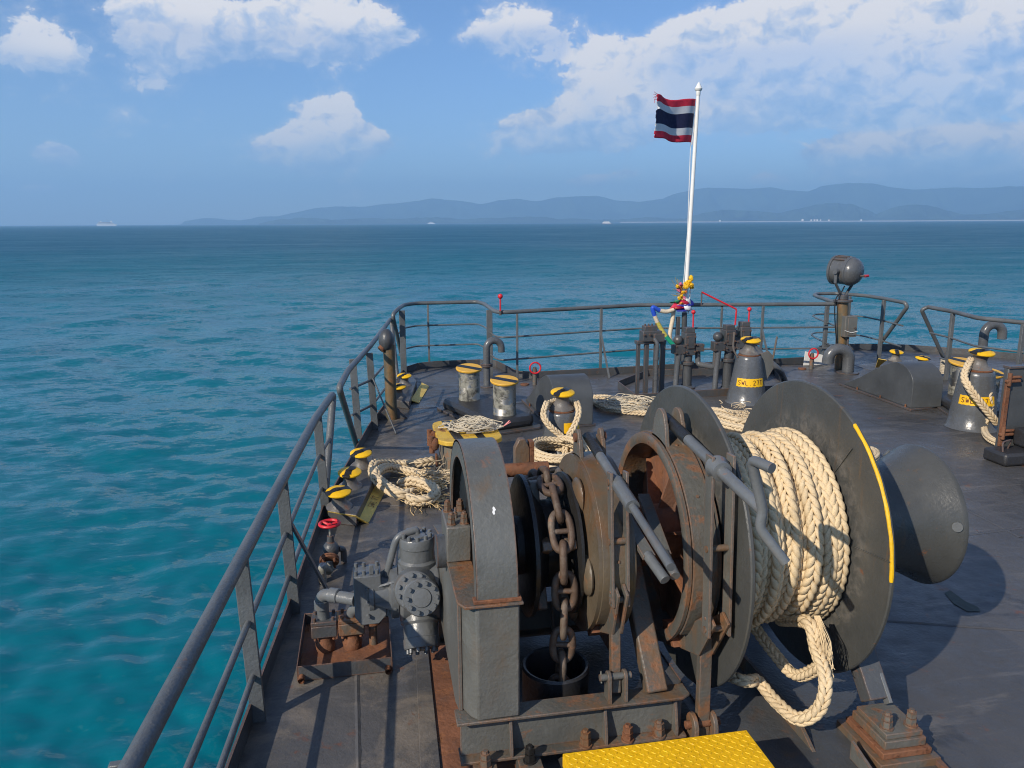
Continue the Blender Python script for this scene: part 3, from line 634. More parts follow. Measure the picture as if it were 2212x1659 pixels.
def railing_starboard():
    z = 1.12; e = E('railing', 'grey railing at the far right edge beside the starboard bollards', 'railing', (11.8, 12.2, 0), 'grey deck railings')
    H = [P(x, y, z) for x, y in ((2004,663),(2059,673),(2112,687),(2212,697))]
    d = (H[3]-H[2]); H.append(H[3]+d*1.6)
    rail_bars(e, 'handrail', [P(2042,781,.1), H[0]+Vector((-.09,.03,-.05))]+H, .033, .12, 12)
    for name, zz in (('mid_rail', .70), ('lower_rail', .33)):
        a = H[0].lerp(H[1], .2 if zz > .5 else .7); rail_bars(e, name, [Vector((a.x, a.y, zz)), Vector((H[1].x, H[1].y, zz)), Vector((H[2].x, H[2].y, zz)), Vector((H[3].x, H[3].y, zz)), Vector((H[4].x, H[4].y, zz))], .0155)
    for i in (1, 3, 4): rail_post(e, (H[i].x, H[i].y, .0), (H[i].x, H[i].y, z-.02), .06, .05)
railing_starboard()
# ================================================================== SMALL SHARED PIECES
_BOLT = {}
def bolt(parent, pos, axis=(0, 0, 1), s=1.0, mat=None, kind='hex', name='bolt'):
    """hex nut on a stud (about 4 cm across at s = 1), cap screw or rivet, one shared mesh for each kind and paint"""
    mat = mat or M_GREY; key = (kind, mat.name)
    if key not in _BOLT:
        mb = MB()
        if kind == 'hex': mb.cyl((0,0,0), (0,0,.006), .026, n=14); mb.cyl((0,0,.006), (0,0,.034), .021, n=6); mb.cyl((0,0,.036), (0,0,.058), .019, n=6); mb.cyl((0,0,.058), (0,0,.068), .012, .010, n=8)
        elif kind == 'cap': mb.cyl((0,0,0), (0,0,.024), .0125, n=10); mb.cyl((0,0,.024), (0,0,.027), .0095, n=8)
        else: mb.cyl((0,0,0), (0,0,.006), .011, .009, n=8)
        _BOLT[key] = mb.mesh(name, mat)
    a = Vector(axis).normalized(); q = Vector((0, 0, 1)).rotation_difference(a).to_matrix().to_4x4()
    M = Matrix.Translation(Vector(pos)) @ q @ Matrix.Rotation(random.uniform(0, 1), 4, 'Z') @ Matrix.Scale(s, 4)
    return link(name, _BOLT[key], parent, M)
X_, Y_, Z_ = Vector((1, 0, 0)), Vector((0, 1, 0)), Vector((0, 0, 1))
# ================================================================== WINDLASS
AY, AZ = 3.768, .909
def ax(x, r=0.0, deg=0.0):
    """point at angle deg round the shaft: 0 = aft, 90 = up, 180 = forward"""
    return Vector((x, AY-r*math.cos(R(deg)), AZ+r*math.sin(R(deg))))
def arc_band(mb, ro, ri, x0, x1, d0, d1, n=40):
    V = []; F = []
    for k in range(n+1):
        d = d0+(d1-d0)*k/n
        for (r, x) in ((ri, x0), (ro, x0), (ro, x1), (ri, x1)): V.append(ax(x, r, d))
    for k in range(n):
        for j in range(4): F.append((k*4+j, k*4+(j+1) % 4, (k+1)*4+(j+1) % 4, (k+1)*4+j))
    F += [(0, 1, 2, 3), (n*4+3, n*4+2, n*4+1, n*4)]
    return mb.add(V, F)
def yz(poly, x0, x1): # plate given by (y,z) outline between two x planes
    return MB().prism(poly, (0, 0, 0), Y_, Z_, x0, x1)
def make_windlass():
    w = E('windlass', 'big grey anchor windlass with rope drum and gear cover in the foreground', 'windlass', (1.3, AY, 0))
    # --- bed: fore and aft channel beams
    for y0, vis in ((3.20, True), (4.28, False)):
        m = MB(); m.prism([(.33, 0), (1.42, 0), (1.47, .03), (1.47, .12), (.33, .12)], (0, y0, 0), X_, Y_, .290, .305); m.build('bed_plate', M_BROWNGREY, w, bevel=.004)
        MB().box2((.35, y0+.055, .10), (1.44, y0+.069, .290)).build('bed_web', M_GREY, w, bevel=.002)
        MB().box2((.345, y0, .085), (1.45, y0+.12, .100)).build('bed_foot_flange', M_BROWNGREY, w, bevel=.003)
        for x in (.585, 1.045, 1.40):
            MB().prism([(0, 0), (.054, 0), (.054, .19), (.035, .19), (0, .04)], (x, y0, .100), Y_, Z_, -.007, .007).build('stiffener', M_GREY, w, bevel=.002)
        if vis:
            for x, mt in ((.455, M_BROWNGREY), (.665, M_BLACK), (.945, M_BROWNGREY), (1.155, M_RUST), (1.315, M_BROWNGREY)):
                MB().box2((x-.055, y0-.075, -.0), (x+.055, y0+.05, .084)).build('chock', M_BROWNGREY, w, bevel=.004)
                bolt(w, (x, y0+.02 if x > .7 else y0-.02, .100 if x > .7 else .084), Z_, 1.25, mt)
    MB().prism([(.64, 3.33), (1.60, 3.33), (1.60, 4.70), (.64, 4.70)], (0, 0, 0), X_, Y_, .0065, .012).build('shade_plate', M_BLACK, w)  # black sheet added to paint in the deep shade under windlass and chain
    # --- column under the gear cover
    col = MB().prism([(.40, 3.235), (.43, 3.205), (.625, 3.205), (.625, 3.47), (.372, 3.47), (.372, 3.30)], (0, 0, 0), X_, Y_, .305, .872).build('column', M_GREY, w, bevel=.010)
    yz([(3.30, .305), (3.47, .24), (4.34, .30), (4.30, .70), (4.05, .872), (3.30, .872)], .352, .370).build('side_plate', M_GREY, w, bevel=.003)
    MB().prism([(.345, 3.55), (.345, 3.24), (.375, 3.185), (.64, 3.185), (.64, 3.34), (.47, 3.36), (.47, 3.74), (.345, 3.74)], (0, 0, 0), X_, Y_, .874, .888).build('column_top_plate', M_BROWNGREY, w, bevel=.004)
    MB().prism([(.345, 0), (.46, 0), (.46, .50), (.345, .50)], (0, 4.0, .874), X_, Vector((0, .97, -.24)), 0, .014).build('rear_top_plate', M_BROWNGREY, w, bevel=.003)
    # --- bearing block beside the cover
    MB().box2((.345, 3.66, .889), (.468, 3.93, 1.075)).build('bearing_block', M_GREY, w, bevel=.008)
    for x in (.375, .44):
        for y in (3.70, 3.885): bolt(w, (x, y, 1.075), Z_, .95, M_BROWNGREY)
    MB().cyl((.405, 3.79, 1.075), (.405, 3.79, 1.10), .011, n=8).cyl((.405, 3.79, 1.10), (.405, 3.79, 1.13), .006, n=8).build('grease_nipple', M_GREY, w)
    # --- gear cover: broad hoop with flat side ring
    m = MB(); arc_band(m, .565, .550, .430, .618, -3, 235, 64); m.build('gear_cover', M_GREY, w, bevel=.003)
    m = MB(); arc_band(m, .5645, .475, .430, .440, -3, 235, 64); m.build('cover_side_ring', M_GREY, w)
    m = MB(); arc_band(m, .5645, .475, .608, .618, -3, 235, 64); m.build('cover_side_ring', M_GREY, w)
    MB().prism([(.415, -.005), (.632, -.005), (.632, .045), (.415, .045)], (0, 3.20, .889), X_, Y_, 0, .018).build('cover_foot', M_RUSTRED, w, bevel=.003)
    for x in (.455, .585): bolt(w, (x, 3.218, .907), Z_, .55, M_RUST)
    m = MB(); sp_ = [(0,-.030),(.008,-.022),(.006,-.008),(.016,.004),(.010,.020),(.002,.028),(-.006,.018),(-.004,.004),(-.010,-.010),(-.006,-.024)]
    V = []
    for (a_, b_) in sp_: V.append(ax(.53+a_*.7, .5662, 40+math.degrees(b_*.7/.566)))
    m.add(V, [tuple(range(len(V)))]).build('white_splash', M_WHITE, w)
    # --- main gear inside
    m = MB(); prof = []
    nt_ = 60
    for k in range(nt_*4):
        a = 2*math.pi*k/(nt_*4); r = .435 if (k % 4) in (0, 1) else .41; prof.append((-math.cos(a)*r, math.sin(a)*r))
    m.prism(prof, (0, AY, AZ), Y_, Z_, .47, .585); m.build('main_gear', M_BLACK, w)
    # --- shaft
    MB().cyl(ax(.30), ax(2.95), .085, n=24).build('shaft', M_DARK, w)
    # --- chain wheel
    g_ = MB().lathe([(.085,.70),(.15,.70),(.15,.735),(.345,.735),(.365,.745),(.365,.765),(.28,.80),(.225,.84),(.225,.90),(.28,.94),(.365,.97),(.365,.985),(.30,.992),(.085,.992)], (0, AY, AZ), X_, 48).build('chain_wheel', M_BLACK, w)
    for k in range(5):
        a = 72*k+20; c = ax(.87, .285, a); d = (ax(.87, .4, a)-ax(.87, .2, a)).normalized(); t = X_.cross(d)
        for s0, s1 in ((-.085, -.035), (.035, .085)): MB().prism([(-.045,-.06),(.045,-.06),(.02,.055),(-.02,.055)], c, t, d, s0, s1).build('whelp', M_BROWNGREY, w, bevel=.006)
    # --- first brake: drum, lined band, lugs, spindle, links
    MB().lathe([(.085,.995),(.26,.995),(.30,1.0),(.41,1.022),(.455,1.026),(.455,1.05),(.43,1.055),(.43,1.185),(.455,1.19),(.455,1.21),(.40,1.215),(.085,1.215)], (0, AY, AZ), X_, 64).build('brake_drum', M_BRAKE, w)
    for k in range(5):
        a = 72*k-8; m = MB(); m.sph(ax(1.004, .325, a), .10, 16, (.28, 1.0, 1.0)); m.build('pocket_boss', M_BRAKE, w)
    m = MB(); arc_band(m, .447, .431, 1.058, 1.182, -40, 292, 72); m.build('brake_lining', M_RUST, w)
    m = MB(); arc_band(m, .462, .448, 1.045, 1.195, -40, 292, 72); m.build('brake_band', M_BRAKE, w, bevel=.002)
    for k in range(9): bolt(w, ax(1.12, .462, -25+k*34), ax(1.12, 1, -25+k*34)-ax(1.12, 0), .8, M_BROWNGREY, 'rivet', 'rivet')
    for x in (1.045, 1.165):
        c = ax(x, .45, 96); m = MB()
        poly = [(-.085, -.03), (.085, -.03), (.05, .10)]+[(.035*math.cos(R(a)), .10+.045*math.sin(R(a))) for a in range(0, 181, 30)]+[(-.05, .10)]
        m.prism(poly, c, Y_, Z_, 0, .022); m.build('band_lug', M_BROWNGREY, w, bevel=.004)
        MB().cyl(c+Vector((-.012 if x < 1.1 else .022, 0, .10)), c+Vector((0 if x < 1.1 else .036, 0, .10)), .024, n=14).build('lug_pin', M_RUST, w)
    A = Vector((1.115, 3.82, 1.445)); B = Vector((1.115, 3.30, 1.355)); C_ = PX(1332, 1058, 1.115); D_ = Vector((1.118, 2.70, 1.245))
    d1 = (D_-A).normalized()
    MB().cyl(A-d1*.03, A+d1*.20, .026, n=14).build('spindle_thread', M_BLACK, w)
    MB().cyl(A+d1*.20, A+d1*.47, .024, n=14).build('spindle', M_MOTOR, w)
    MB().cyl(A+d1*.47, A+d1*.70, .033, n=14).build('spindle_sleeve', M_MOTOR, w)
    MB().cyl(A+d1*.62, A+d1*1.16, .019, n=12).build('spindle_bar', M_MOTOR, w)
    def linkset(xa, xb, top, bot, toe, mat, wdt, pv):
        for x in (xa, xb):
            m = MB(); m.bar((x, top[0], top[1]+.05), (x, bot[0], bot[1]-.03), wdt, .014, up=Y_); m.build('link_bar', mat, w, bevel=.003)
            for t in (.05, .5, .93):
                p = Vector((x, top[0]+(bot[0]-top[0])*t, top[1]+(bot[1]-top[1])*t)); bolt(w, p+Vector((-.007, 0, 0)), -X_, .8, M_GREY, 'rivet', 'rivet')
            m = MB(); q = .025; m.prism([(bot[0]-.055, bot[1]+.045), (bot[0]+.01, bot[1]+.075), (toe[0]+.02, toe[1]+.02), (toe[0]-.01, toe[1]-.055), (pv[0]-.05, pv[1]-.05)], (x+(.016 if x == xa else -.016), 0, 0), Y_, Z_, -.007, .007); m.build('bell_crank', M_BROWNGREY, w, bevel=.003)
        for (yy, zz) in ((top[0], top[1]), (bot[0], bot[1]), ((top[0]+bot[0])/2, (top[1]+bot[1])/2)):
            MB().cyl((xa-.012, yy, zz), (xb+.012, yy, zz), .016, n=12).build('link_pin', M_BROWNGREY, w)
        MB().cyl((xa-.03, toe[0], toe[1]), (xb+.03, toe[0], toe[1]), .022, n=12).build('toe_pin', M_RUST, w)
    linkset(1.085, 1.16, (3.36, 1.36), (3.29, .80), (3.53, .565), M_GREY, .058, (3.36, .66))
    MB().bar((1.122, 3.365, .75), (1.105, 3.275, .33), .046, .046, up=X_).build('pivot_post', M_BROWNGREY, w, bevel=.004)
    for x in (1.055, 1.135):
        MB().prism([(-.04, 0), (.04, 0), (.03, .12)]+[(.03*math.cos(R(a)), .12+.03*math.sin(R(a))) for a in range(30, 180, 30)]+[(-.03, .12)], (x, 3.255, .305), Y_, Z_, 0, .018).build('bracket_plate', M_BROWNGREY, w, bevel=.003)
    MB().cyl((1.02, 3.255, .425), (1.175, 3.255, .425), .017, n=12).build('bracket_pin', M_GREY, w)
    MB().cyl((1.028, 3.25, .40), (1.028, 3.262, .455), .004, n=6).build('cotter_pin', M_STEEL, w)
    MB().prism([(3.50,.52),(3.60,.60),(3.66,.56),(3.56,.47)], (0, 0, 0), Y_, Z_, 1.05, 1.19).build('band_end', M_RUSTRED, w, bevel=.003)
    # --- middle bearing on A-frame
    for s in (-1, 1):
        a = Vector((1.31, AY+s*.50, .305)); b = Vector((1.29, AY+s*.09, .86)); MB().bar(a, b, .105, .085, up=X_).build('frame_leg', M_BROWNGREY, w, bevel=.010)
    MB().lathe([(.0,1.235),(.13,1.235),(.145,1.245),(.145,1.345),(.13,1.355),(0,1.355)], (0, AY, AZ), X_, 32).build('middle_bearing', M_DARK, w)
    MB().prism([(3.60, .30), (3.95, .30), (3.90, .42), (3.65, .42)], (0, 0, 0), Y_, Z_, 1.20, 1.24).build('frame_gusset', M_RUSTRED, w, bevel=.004)
    # --- clutch levers with round grips
    for (a, b, c) in (((1.225, 3.62, 1.13), (1.255, 3.27, 1.01), (1.285, 3.14, .955)), ((1.385, 3.72, 1.15), (1.345, 3.30, 1.0), (1.345, 3.17, .955))):
        a, b, c = Vector(a), Vector(b), Vector(c)
        MB().bar(a, b, .062, .026, up=X_).build('clutch_lever', M_GREY, w, bevel=.003); MB().cyl(b-(c-b)*.15, c, .025, n=16).build('lever_grip', M_MOTOR, w, bevel=.002)
    # --- second brake: open drum with web and gussets
    MB().lathe([(.505,1.425),(.535,1.425),(.548,1.432),(.548,1.450),(.525,1.458),(.525,1.575),(.545,1.58),(.545,1.60),(.505,1.60),(.490,1.585),(.490,1.432),(.505,1.425)], (0, AY, AZ), X_, 72).build('brake_drum', M_BROWNGREY, w)
    MB().lathe([(.085,1.56),(.17,1.56),(.20,1.575),(.492,1.575),(.492,1.588),(.085,1.588)], (0, AY, AZ), X_, 64).build('drum_web', M_RUSTRED, w)
    MB().lathe([(.085,1.36),(.155,1.36),(.16,1.37),(.16,1.565),(.085,1.565)], (0, AY, AZ), X_, 32).build('drum_hub', M_RUSTRED, w)
    for k in range(6):
        a = 60*k+22; c = ax(1.5, 0, a); d = (ax(1.5, 1, a)-ax(1.5, 0, a)).normalized(); MB().prism([(0, .15), (.10, .15), (.02, .49), (0, .49)], Vector((1.576, AY, AZ)), -X_, d, -.008, .008).build('drum_gusset', M_RUSTRED, w, bevel=.002)
    m = MB(); arc_band(m, .538, .526, 1.463, 1.572, -40, 290, 80); m.build('brake_lining', M_RUST, w)
    m = MB(); arc_band(m, .556, .542, 1.455, 1.578, -40, 290, 80); m.build('brake_band', M_BROWNGREY, w, bevel=.002)
    for k in range(9): bolt(w, ax(1.515, .556, -28+k*34), ax(1.5, 1, -28+k*34)-ax(1.5, 0, 0), .8, M_BROWNGREY, 'rivet', 'rivet')
    for x in (1.455, 1.545):
        c = ax(x, .545, 84); m = MB()
        poly = [(-.11, -.04), (.11, -.04), (.075, .10)]+[(.065*math.cos(R(a)), .10+.065*math.sin(R(a))) for a in range(0, 181, 22)]+[(-.075, .10)]
        m.prism(poly, c, Y_, Z_, 0, .022); m.build('band_lug', M_GREY, w, bevel=.004)
    A = Vector((1.512, 3.74, 1.545)); T_ = Vector((1.515, 3.165, 1.475)); d = (T_-A).normalized()
    MB().cyl(A-d*.03, A+d*.27, .030, n=16).build('spindle_thread', M_BLACK, w)
    MB().cyl(A+d*.27, A+d*.60, .027, n=16).build('spindle', M_MOTOR, w)
    MB().lathe([(.03,-.02),(.052,-.02),(.055,.0),(.045,.02),(.046,.05),(.028,.055)], T_+d*.02, d, 20).build('thrust_collar', M_MOTOR, w)
    Hc_ = A+d*1.02
    MB().cyl(A+d*.60, Hc_, .030, .024, n=16).build('handle_stem', M_MOTOR, w)
    yv = Hc_.y; pts = [PY(1668, 1012, yv-.10), PY(1623, 992, yv), PY(1634, 1075, yv), PY(1640, 1140, yv), PY(1697, 1215, yv-.06)]
    pts[2].x = Hc_.x; pts[2].z = Hc_.z
    MB().tube(fillet(pts, .03, 4), .021, 12).build('crank_handle', M_MOTOR, w, sharp=50)
    linkset(1.488, 1.588, (3.165, 1.475), (3.12, .70), (3.46, .475), M_GREY, .075, (3.26, .56))
    MB().bar((1.535, 3.23, .60), (1.545, 3.235, .03), .06, .045, up=X_).build('pivot_post', M_BROWNGREY, w, bevel=.004)
    for x in (1.475, 1.575):
        MB().prism([(-.07, 0), (.07, 0), (.055, .15)]+[(.05*math.cos(R(a)), .15+.05*math.sin(R(a))) for a in range(30, 180, 30)]+[(-.055, .15)], (x, 3.22, .0), Y_, Z_, 0, .024).build('bracket_plate', M_BROWNGREY, w, bevel=.004)
    MB().cyl((1.45, 3.22, .14), (1.625, 3.22, .14), .02, n=12).build('bracket_pin', M_RUST, w)
    MB().prism([(3.42,.44),(3.52,.53),(3.60,.50),(3.52,.40)], (0, 0, 0), Y_, Z_, 1.46, 1.57).build('band_end', M_RUSTRED, w, bevel=.003)
    # --- rope drum: core and two big flanges
    MB().lathe([(.085,1.64),(.27,1.64),(.27,2.315),(.085,2.315)], (0, AY, AZ), X_, 40).build('drum_core', M_DARK, w)
    MB().lathe([(.085,1.622),(.786,1.622),(.792,1.628),(.792,1.640),(.786,1.646),(.085,1.646)], (0, AY, AZ), X_, 96).build('drum_flange', M_FLANGE, w)
    f2 = MB().lathe([(.085,2.312),(.786,2.312),(.792,2.318),(.792,2.330),(.786,2.336),(.085,2.336)], (0, AY, AZ), X_, 96).build('drum_flange', M_FLANGE, w)
    m = MB()   # yellow paint along the aft upper rim, wavering edge
    V = []; F = []; n = 90
    for k in range(n+1):
        dg = 1+57*k/n; wv = .0045+.0015*math.sin(k*.23)+.0008*math.sin(k*.71)
        V += [ax(2.3105, .786-wv if k not in (0, n) else .786, dg), ax(2.3105, .7865, dg), ax(2.3165, .7932, dg), ax(2.3225+.0012*math.sin(k*.37), .7934, dg)]
    for k in range(n):
        for j in range(3): F.append((k*4+j, k*4+j+1, (k+1)*4+j+1, (k+1)*4+j))
    m.add(V, F).build('yellow_edge_stripe', M_YELLOW, f2)
    for dg, r0, r1 in ((8, .50, .785), (-38, .36, .56), (52, .45, .70)):
        MB().bar(ax(2.3105, r0, dg), ax(2.3105, r1, dg), .010, .004, up=X_).build('weld_bead', M_FLANGE, f2)
    # --- warping head
    wh = MB().lathe([(.085,2.345),(.335,2.345),(.335,2.37),(.305,2.395),(.286,2.48),(.280,2.62),(.284,2.74),(.300,2.83),(.326,2.91),(.360,2.975),(.388,3.025),(.395,3.04),(.393,3.055),(.378,3.06),(.31,3.05),(.26,3.0),(.0,2.99)], (0, AY, AZ), X_, 72).build('warping_head', M_WARP, w)
    for dg in (10, 130, 250):
        p = ax(3.0, .377, dg); nrm = (ax(0, 1, dg)-ax(0, 0, dg)).normalized()*.75-X_*.66
        MB().cyl(p-nrm*.004, p+nrm*.006, .026, n=18).build('rim_eye', M_MOTOR, wh)
    # --- starboard pedestal and foot
    MB().lathe([(.085,2.36),(.16,2.36),(.16,2.44),(.085,2.44)], (0, AY, AZ), X_, 24).build('end_bearing', M_DARK, w)
    for s in (-1, 1):
        a = Vector((2.43, AY+s*.62, .20)); b = Vector((2.40, AY+s*.08, .88)); MB().bar(a, b, .12, .095, up=X_).build('frame_leg', M_DARK, w, bevel=.006)
        yy = AY+s*.74
        MB().bar((2.47, AY+s*.66, .20), (2.47, AY+s*.30, .60), .05, .018, up=Y_).build('leg_rib', M_MOTOR, w, bevel=.002)
        for k, (z0, z1, g_) in enumerate(((.0, .05, .05), (.052, .085, .02), (.087, .130, .0), (.132, .16, -.012))):
            MB().box2((2.33-g_, yy-.10-g_, z0), (2.55+g_, yy+.16+g_, z1)).build('foot_plate', M_BROWNGREY if k != 1 else M_RUST, w, bevel=.004)
        for x in (2.375, 2.505): bolt(w, (x, yy-.04, .16), Z_, 1.25, M_BROWNGREY)
    yz([(3.05, .0), (4.5, .0), (4.3, .10), (3.25, .10)], 2.05, 2.07).build('foundation_rib', M_BROWNGREY, w, bevel=.002)
    MB().prism([(1.66, 2.4), (2.62, 2.4), (2.62, 4.8), (1.66, 4.8)], (0, 0, 0), X_, Y_, .003, .012).build('foundation_plate', M_DARK, w, bevel=.002)
    yz([(2.62, .012), (3.0, .012), (3.0, .11)], 2.20, 2.215).build('foundation_gusset', M_GREY, w, bevel=.002)
    yz([(2.55, .012), (3.0, .012), (3.0, .05)], 2.57, 2.60).build('foundation_gusset', M_RUSTRED, w, bevel=.002)
    # --- hydraulic motor on the pinion shaft, ahead of and below the main shaft
    MY, MZ, MX = 4.33, .435, .235
    mo = MB()
    mo.lathe([(.0,.12),(.17,.12),(.185,.135),(.185,.345),(.17,.36),(.0,.36)], (0, MY, MZ), X_, 40)
    mo.sph((MX, MY, MZ), .20, 20, (.55, 1, 1)); ob = mo.build('motor', M_MOTOR, w, bevel=.004)
    for k in range(5):
        a = 90+72*k+(0 if k == 0 else 0)
        d = Vector((0, math.cos(R(a)), math.sin(R(a)))); L_ = .335
        c = Vector((MX, MY, MZ))
        m = MB().lathe([(.112,.05),(.112,.19),(.100,.205),(.100,L_-.06),(.104,L_-.055),(.104,L_-.012),(.098,L_),(.055,L_),(.05,L_+.008),(.0,L_+.012)], c, d, 28); hd = m.build('cylinder_head', M_MOTOR, ob)
        u, v, ww = frame(d)
        for j in range(10):
            t = 2*math.pi*j/10; bolt(ob, c+d*(L_-.002)+(u*math.cos(t)+v*math.sin(t))*.080, d, .95, M_MOTOR, 'cap')
    # big aft facing cover as in a radial piston motor
    d = Vector((-.10, -.93, .35)).normalized(); c = Vector((MX-.01, MY, MZ+.02)); m = MB().lathe([(.13,.02),(.125,.16),(.108,.20),(.108,.255),(.100,.265),(.070,.266),(.070,.272),(.022,.273),(.022,.288),(0,.288)], c, d, 32); cv = m.build('motor_cover', M_MOTOR, ob)
    u, v, ww = frame(d)
    for j in range(11):
        t = 2*math.pi*j/11; bolt(ob, c+d*.262+(u*math.cos(t)+v*math.sin(t))*.088, d, 1.0, M_MOTOR, 'cap')
    m = MB().lathe([(.15,.115),(.15,.075),(.10,.06),(.095,-.02),(.105,-.025),(.105,-.05),(0,-.05)], (0, MY, MZ), X_, 28); ho = m.build('motor_housing', M_MOTOR, ob)
    for k in range(6):
        a = 60*k+15; dd = Vector((0, math.cos(R(a)), math.sin(R(a)))); MB().prism([(-.03, .09), (.10, .09), (.10, .155), (.08, .155)], Vector((0, MY, MZ)), X_, dd, -.006, .006).build('rib', M_MOTOR, ob)
    vb = MB().prism([(-.135, .50), (-.135, .58), (.02, .58), (.02, .52), (.045, .50), (.045, .33), (0, .28), (-.10, .28), (-.135, .33)], (0, MY-.08, 0), X_, Z_, -.17, .0).build('valve_block', M_MOTOR, w, bevel=.006)
    MB().box2((-.045, MY-.06, .58), (-.02, MY-.03, .635)).build('valve_stem', M_MOTOR, vb, bevel=.003)
    for x in (-.12, -.075, .0):
        for y in (MY-.05, MY+.06): bolt(vb, (x, y, .58), Z_, .9, M_MOTOR, 'cap')
    for z in (.34, .42, .50): bolt(vb, (-.06, MY-.08, z), -Y_, .9, M_MOTOR, 'cap')
    MB().tube(fillet([(.045, MY+.02, .46), (.055, MY, .55), (.12, MY-.01, .78), (.235, MY+.02, .80), (.24, MY+.02, .77)], .05, 6), .021, 12).build('return_pipe', M_MOTOR, w, sharp=50)
    return w
WINDLASS = make_windlass()
# ================================================================== BRAIDED ROPE
def braid(path, dia, seed=0, jitter=.0):
    """plaited rope: four columns of slanting lobes round the path, neighbouring columns slant opposite ways; returns an MB"""
    pts = np.array([list(p) for p in path], float); seg = np.linalg.norm(np.diff(pts, axis=0), axis=1); S = np.r_[0, np.cumsum(seg)]; L_ = S[-1]
    pit = dia*.56; n = max(2, int(L_/pit)); rng = np.random.default_rng(seed)
    ns = max(len(pts)*2, int(L_/(dia*.15))); ss = np.linspace(0, L_, ns); C = np.stack([np.interp(ss, S, pts[:, i]) for i in range(3)], 1)
    T = np.gradient(C, axis=0); T /= np.linalg.norm(T, axis=1)[:, None]+1e-12
    u = np.array(frame(Vector(T[0]))[0]); U = np.zeros_like(C)
    for i in range(ns):
        u = u-T[i]*(u@T[i]); u /= np.linalg.norm(u)+1e-12; U[i] = u
    Vv = np.cross(T, U); Rr = dia*.5
    nt_, nk = 7, 6
    t = np.linspace(0, 1, nt_); w = np.sin(np.pi*np.clip(t, .03, .97))**.6
    mb_v = []; mb_f = []; base = 0
    def sample(s, th, r):
        f = np.clip(s/L_*(ns-1), 0, ns-1.001); i = f.astype(int); q = (f-i)[..., None]
        c = C[i]*(1-q)+C[i+1]*q; a = U[i]*(1-q)+U[i+1]*q; b = Vv[i]*(1-q)+Vv[i+1]*q
        return c+(a*np.cos(th)[..., None]+b*np.sin(th)[..., None])*r[..., None]
    faces = []
    for i in range(nt_-1):
        for k in range(nk): faces.append((i*nk+k, i*nk+(k+1) % nk, (i+1)*nk+(k+1) % nk, (i+1)*nk+k))
    faces += [tuple(range(nk)), tuple(reversed(range((nt_-1)*nk, nt_*nk)))]
    faces_np = faces
    ka = 2*np.pi*np.arange(nk)/nk
    out_v = []; out_f = []
    for col in range(4):
        sgn = 1 if col % 2 == 0 else -1; thc = np.pi/2*col+np.pi/4
        for j in range(n):
            s0 = (j+(.5 if col % 2 else 0))*pit+rng.normal(0, jitter*dia)
            sc = s0-dia*.55+t*dia*1.15; thc_ = thc+sgn*(t-.5)*1.75; rc = Rr*(.50+.22*np.sin(np.pi*t))
            a_th = w*.50; a_r = w*Rr*.30
            s_ = (sc[:, None]-np.sin(ka)[None, :]*a_th[:, None]*dia*.30*sgn)
            th_ = thc_[:, None]+np.sin(ka)[None, :]*a_th[:, None]*.85
            r_ = rc[:, None]+np.cos(ka)[None, :]*a_r[:, None]
            s_ = np.clip(s_, 0, L_)
            v = sample(s_.ravel(), th_.ravel(), r_.ravel()); out_v.append(v); out_f += [tuple(x+base for x in f) for f in faces_np]; base += len(v)
    mb = MB(); mb.v = [tuple(x) for x in np.concatenate(out_v)]; mb.n = len(mb.v); mb.f = out_f
    return mb
def rope_obj(name, label, cat, path, dia, mat, loc, parent=None, seed=0, jitter=.02, group=None):
    mb = braid(path, dia, seed, jitter); b = Vector(loc)
    me = bpy.data.meshes.new(name); v = np.array(mb.v)-np.array(b if parent is None else org(parent)); me.from_pydata(v.tolist(), [], mb.f); me.materials.append(mat)
    for p in me.polygons: p.use_smooth = True
    o = bpy.data.objects.new(name, me); COL.objects.link(o); o.parent = parent
    if parent is None: o.location = b; tag(o, label, cat, group)
    ORG[o.name] = b if parent is None else org(parent)
    return o
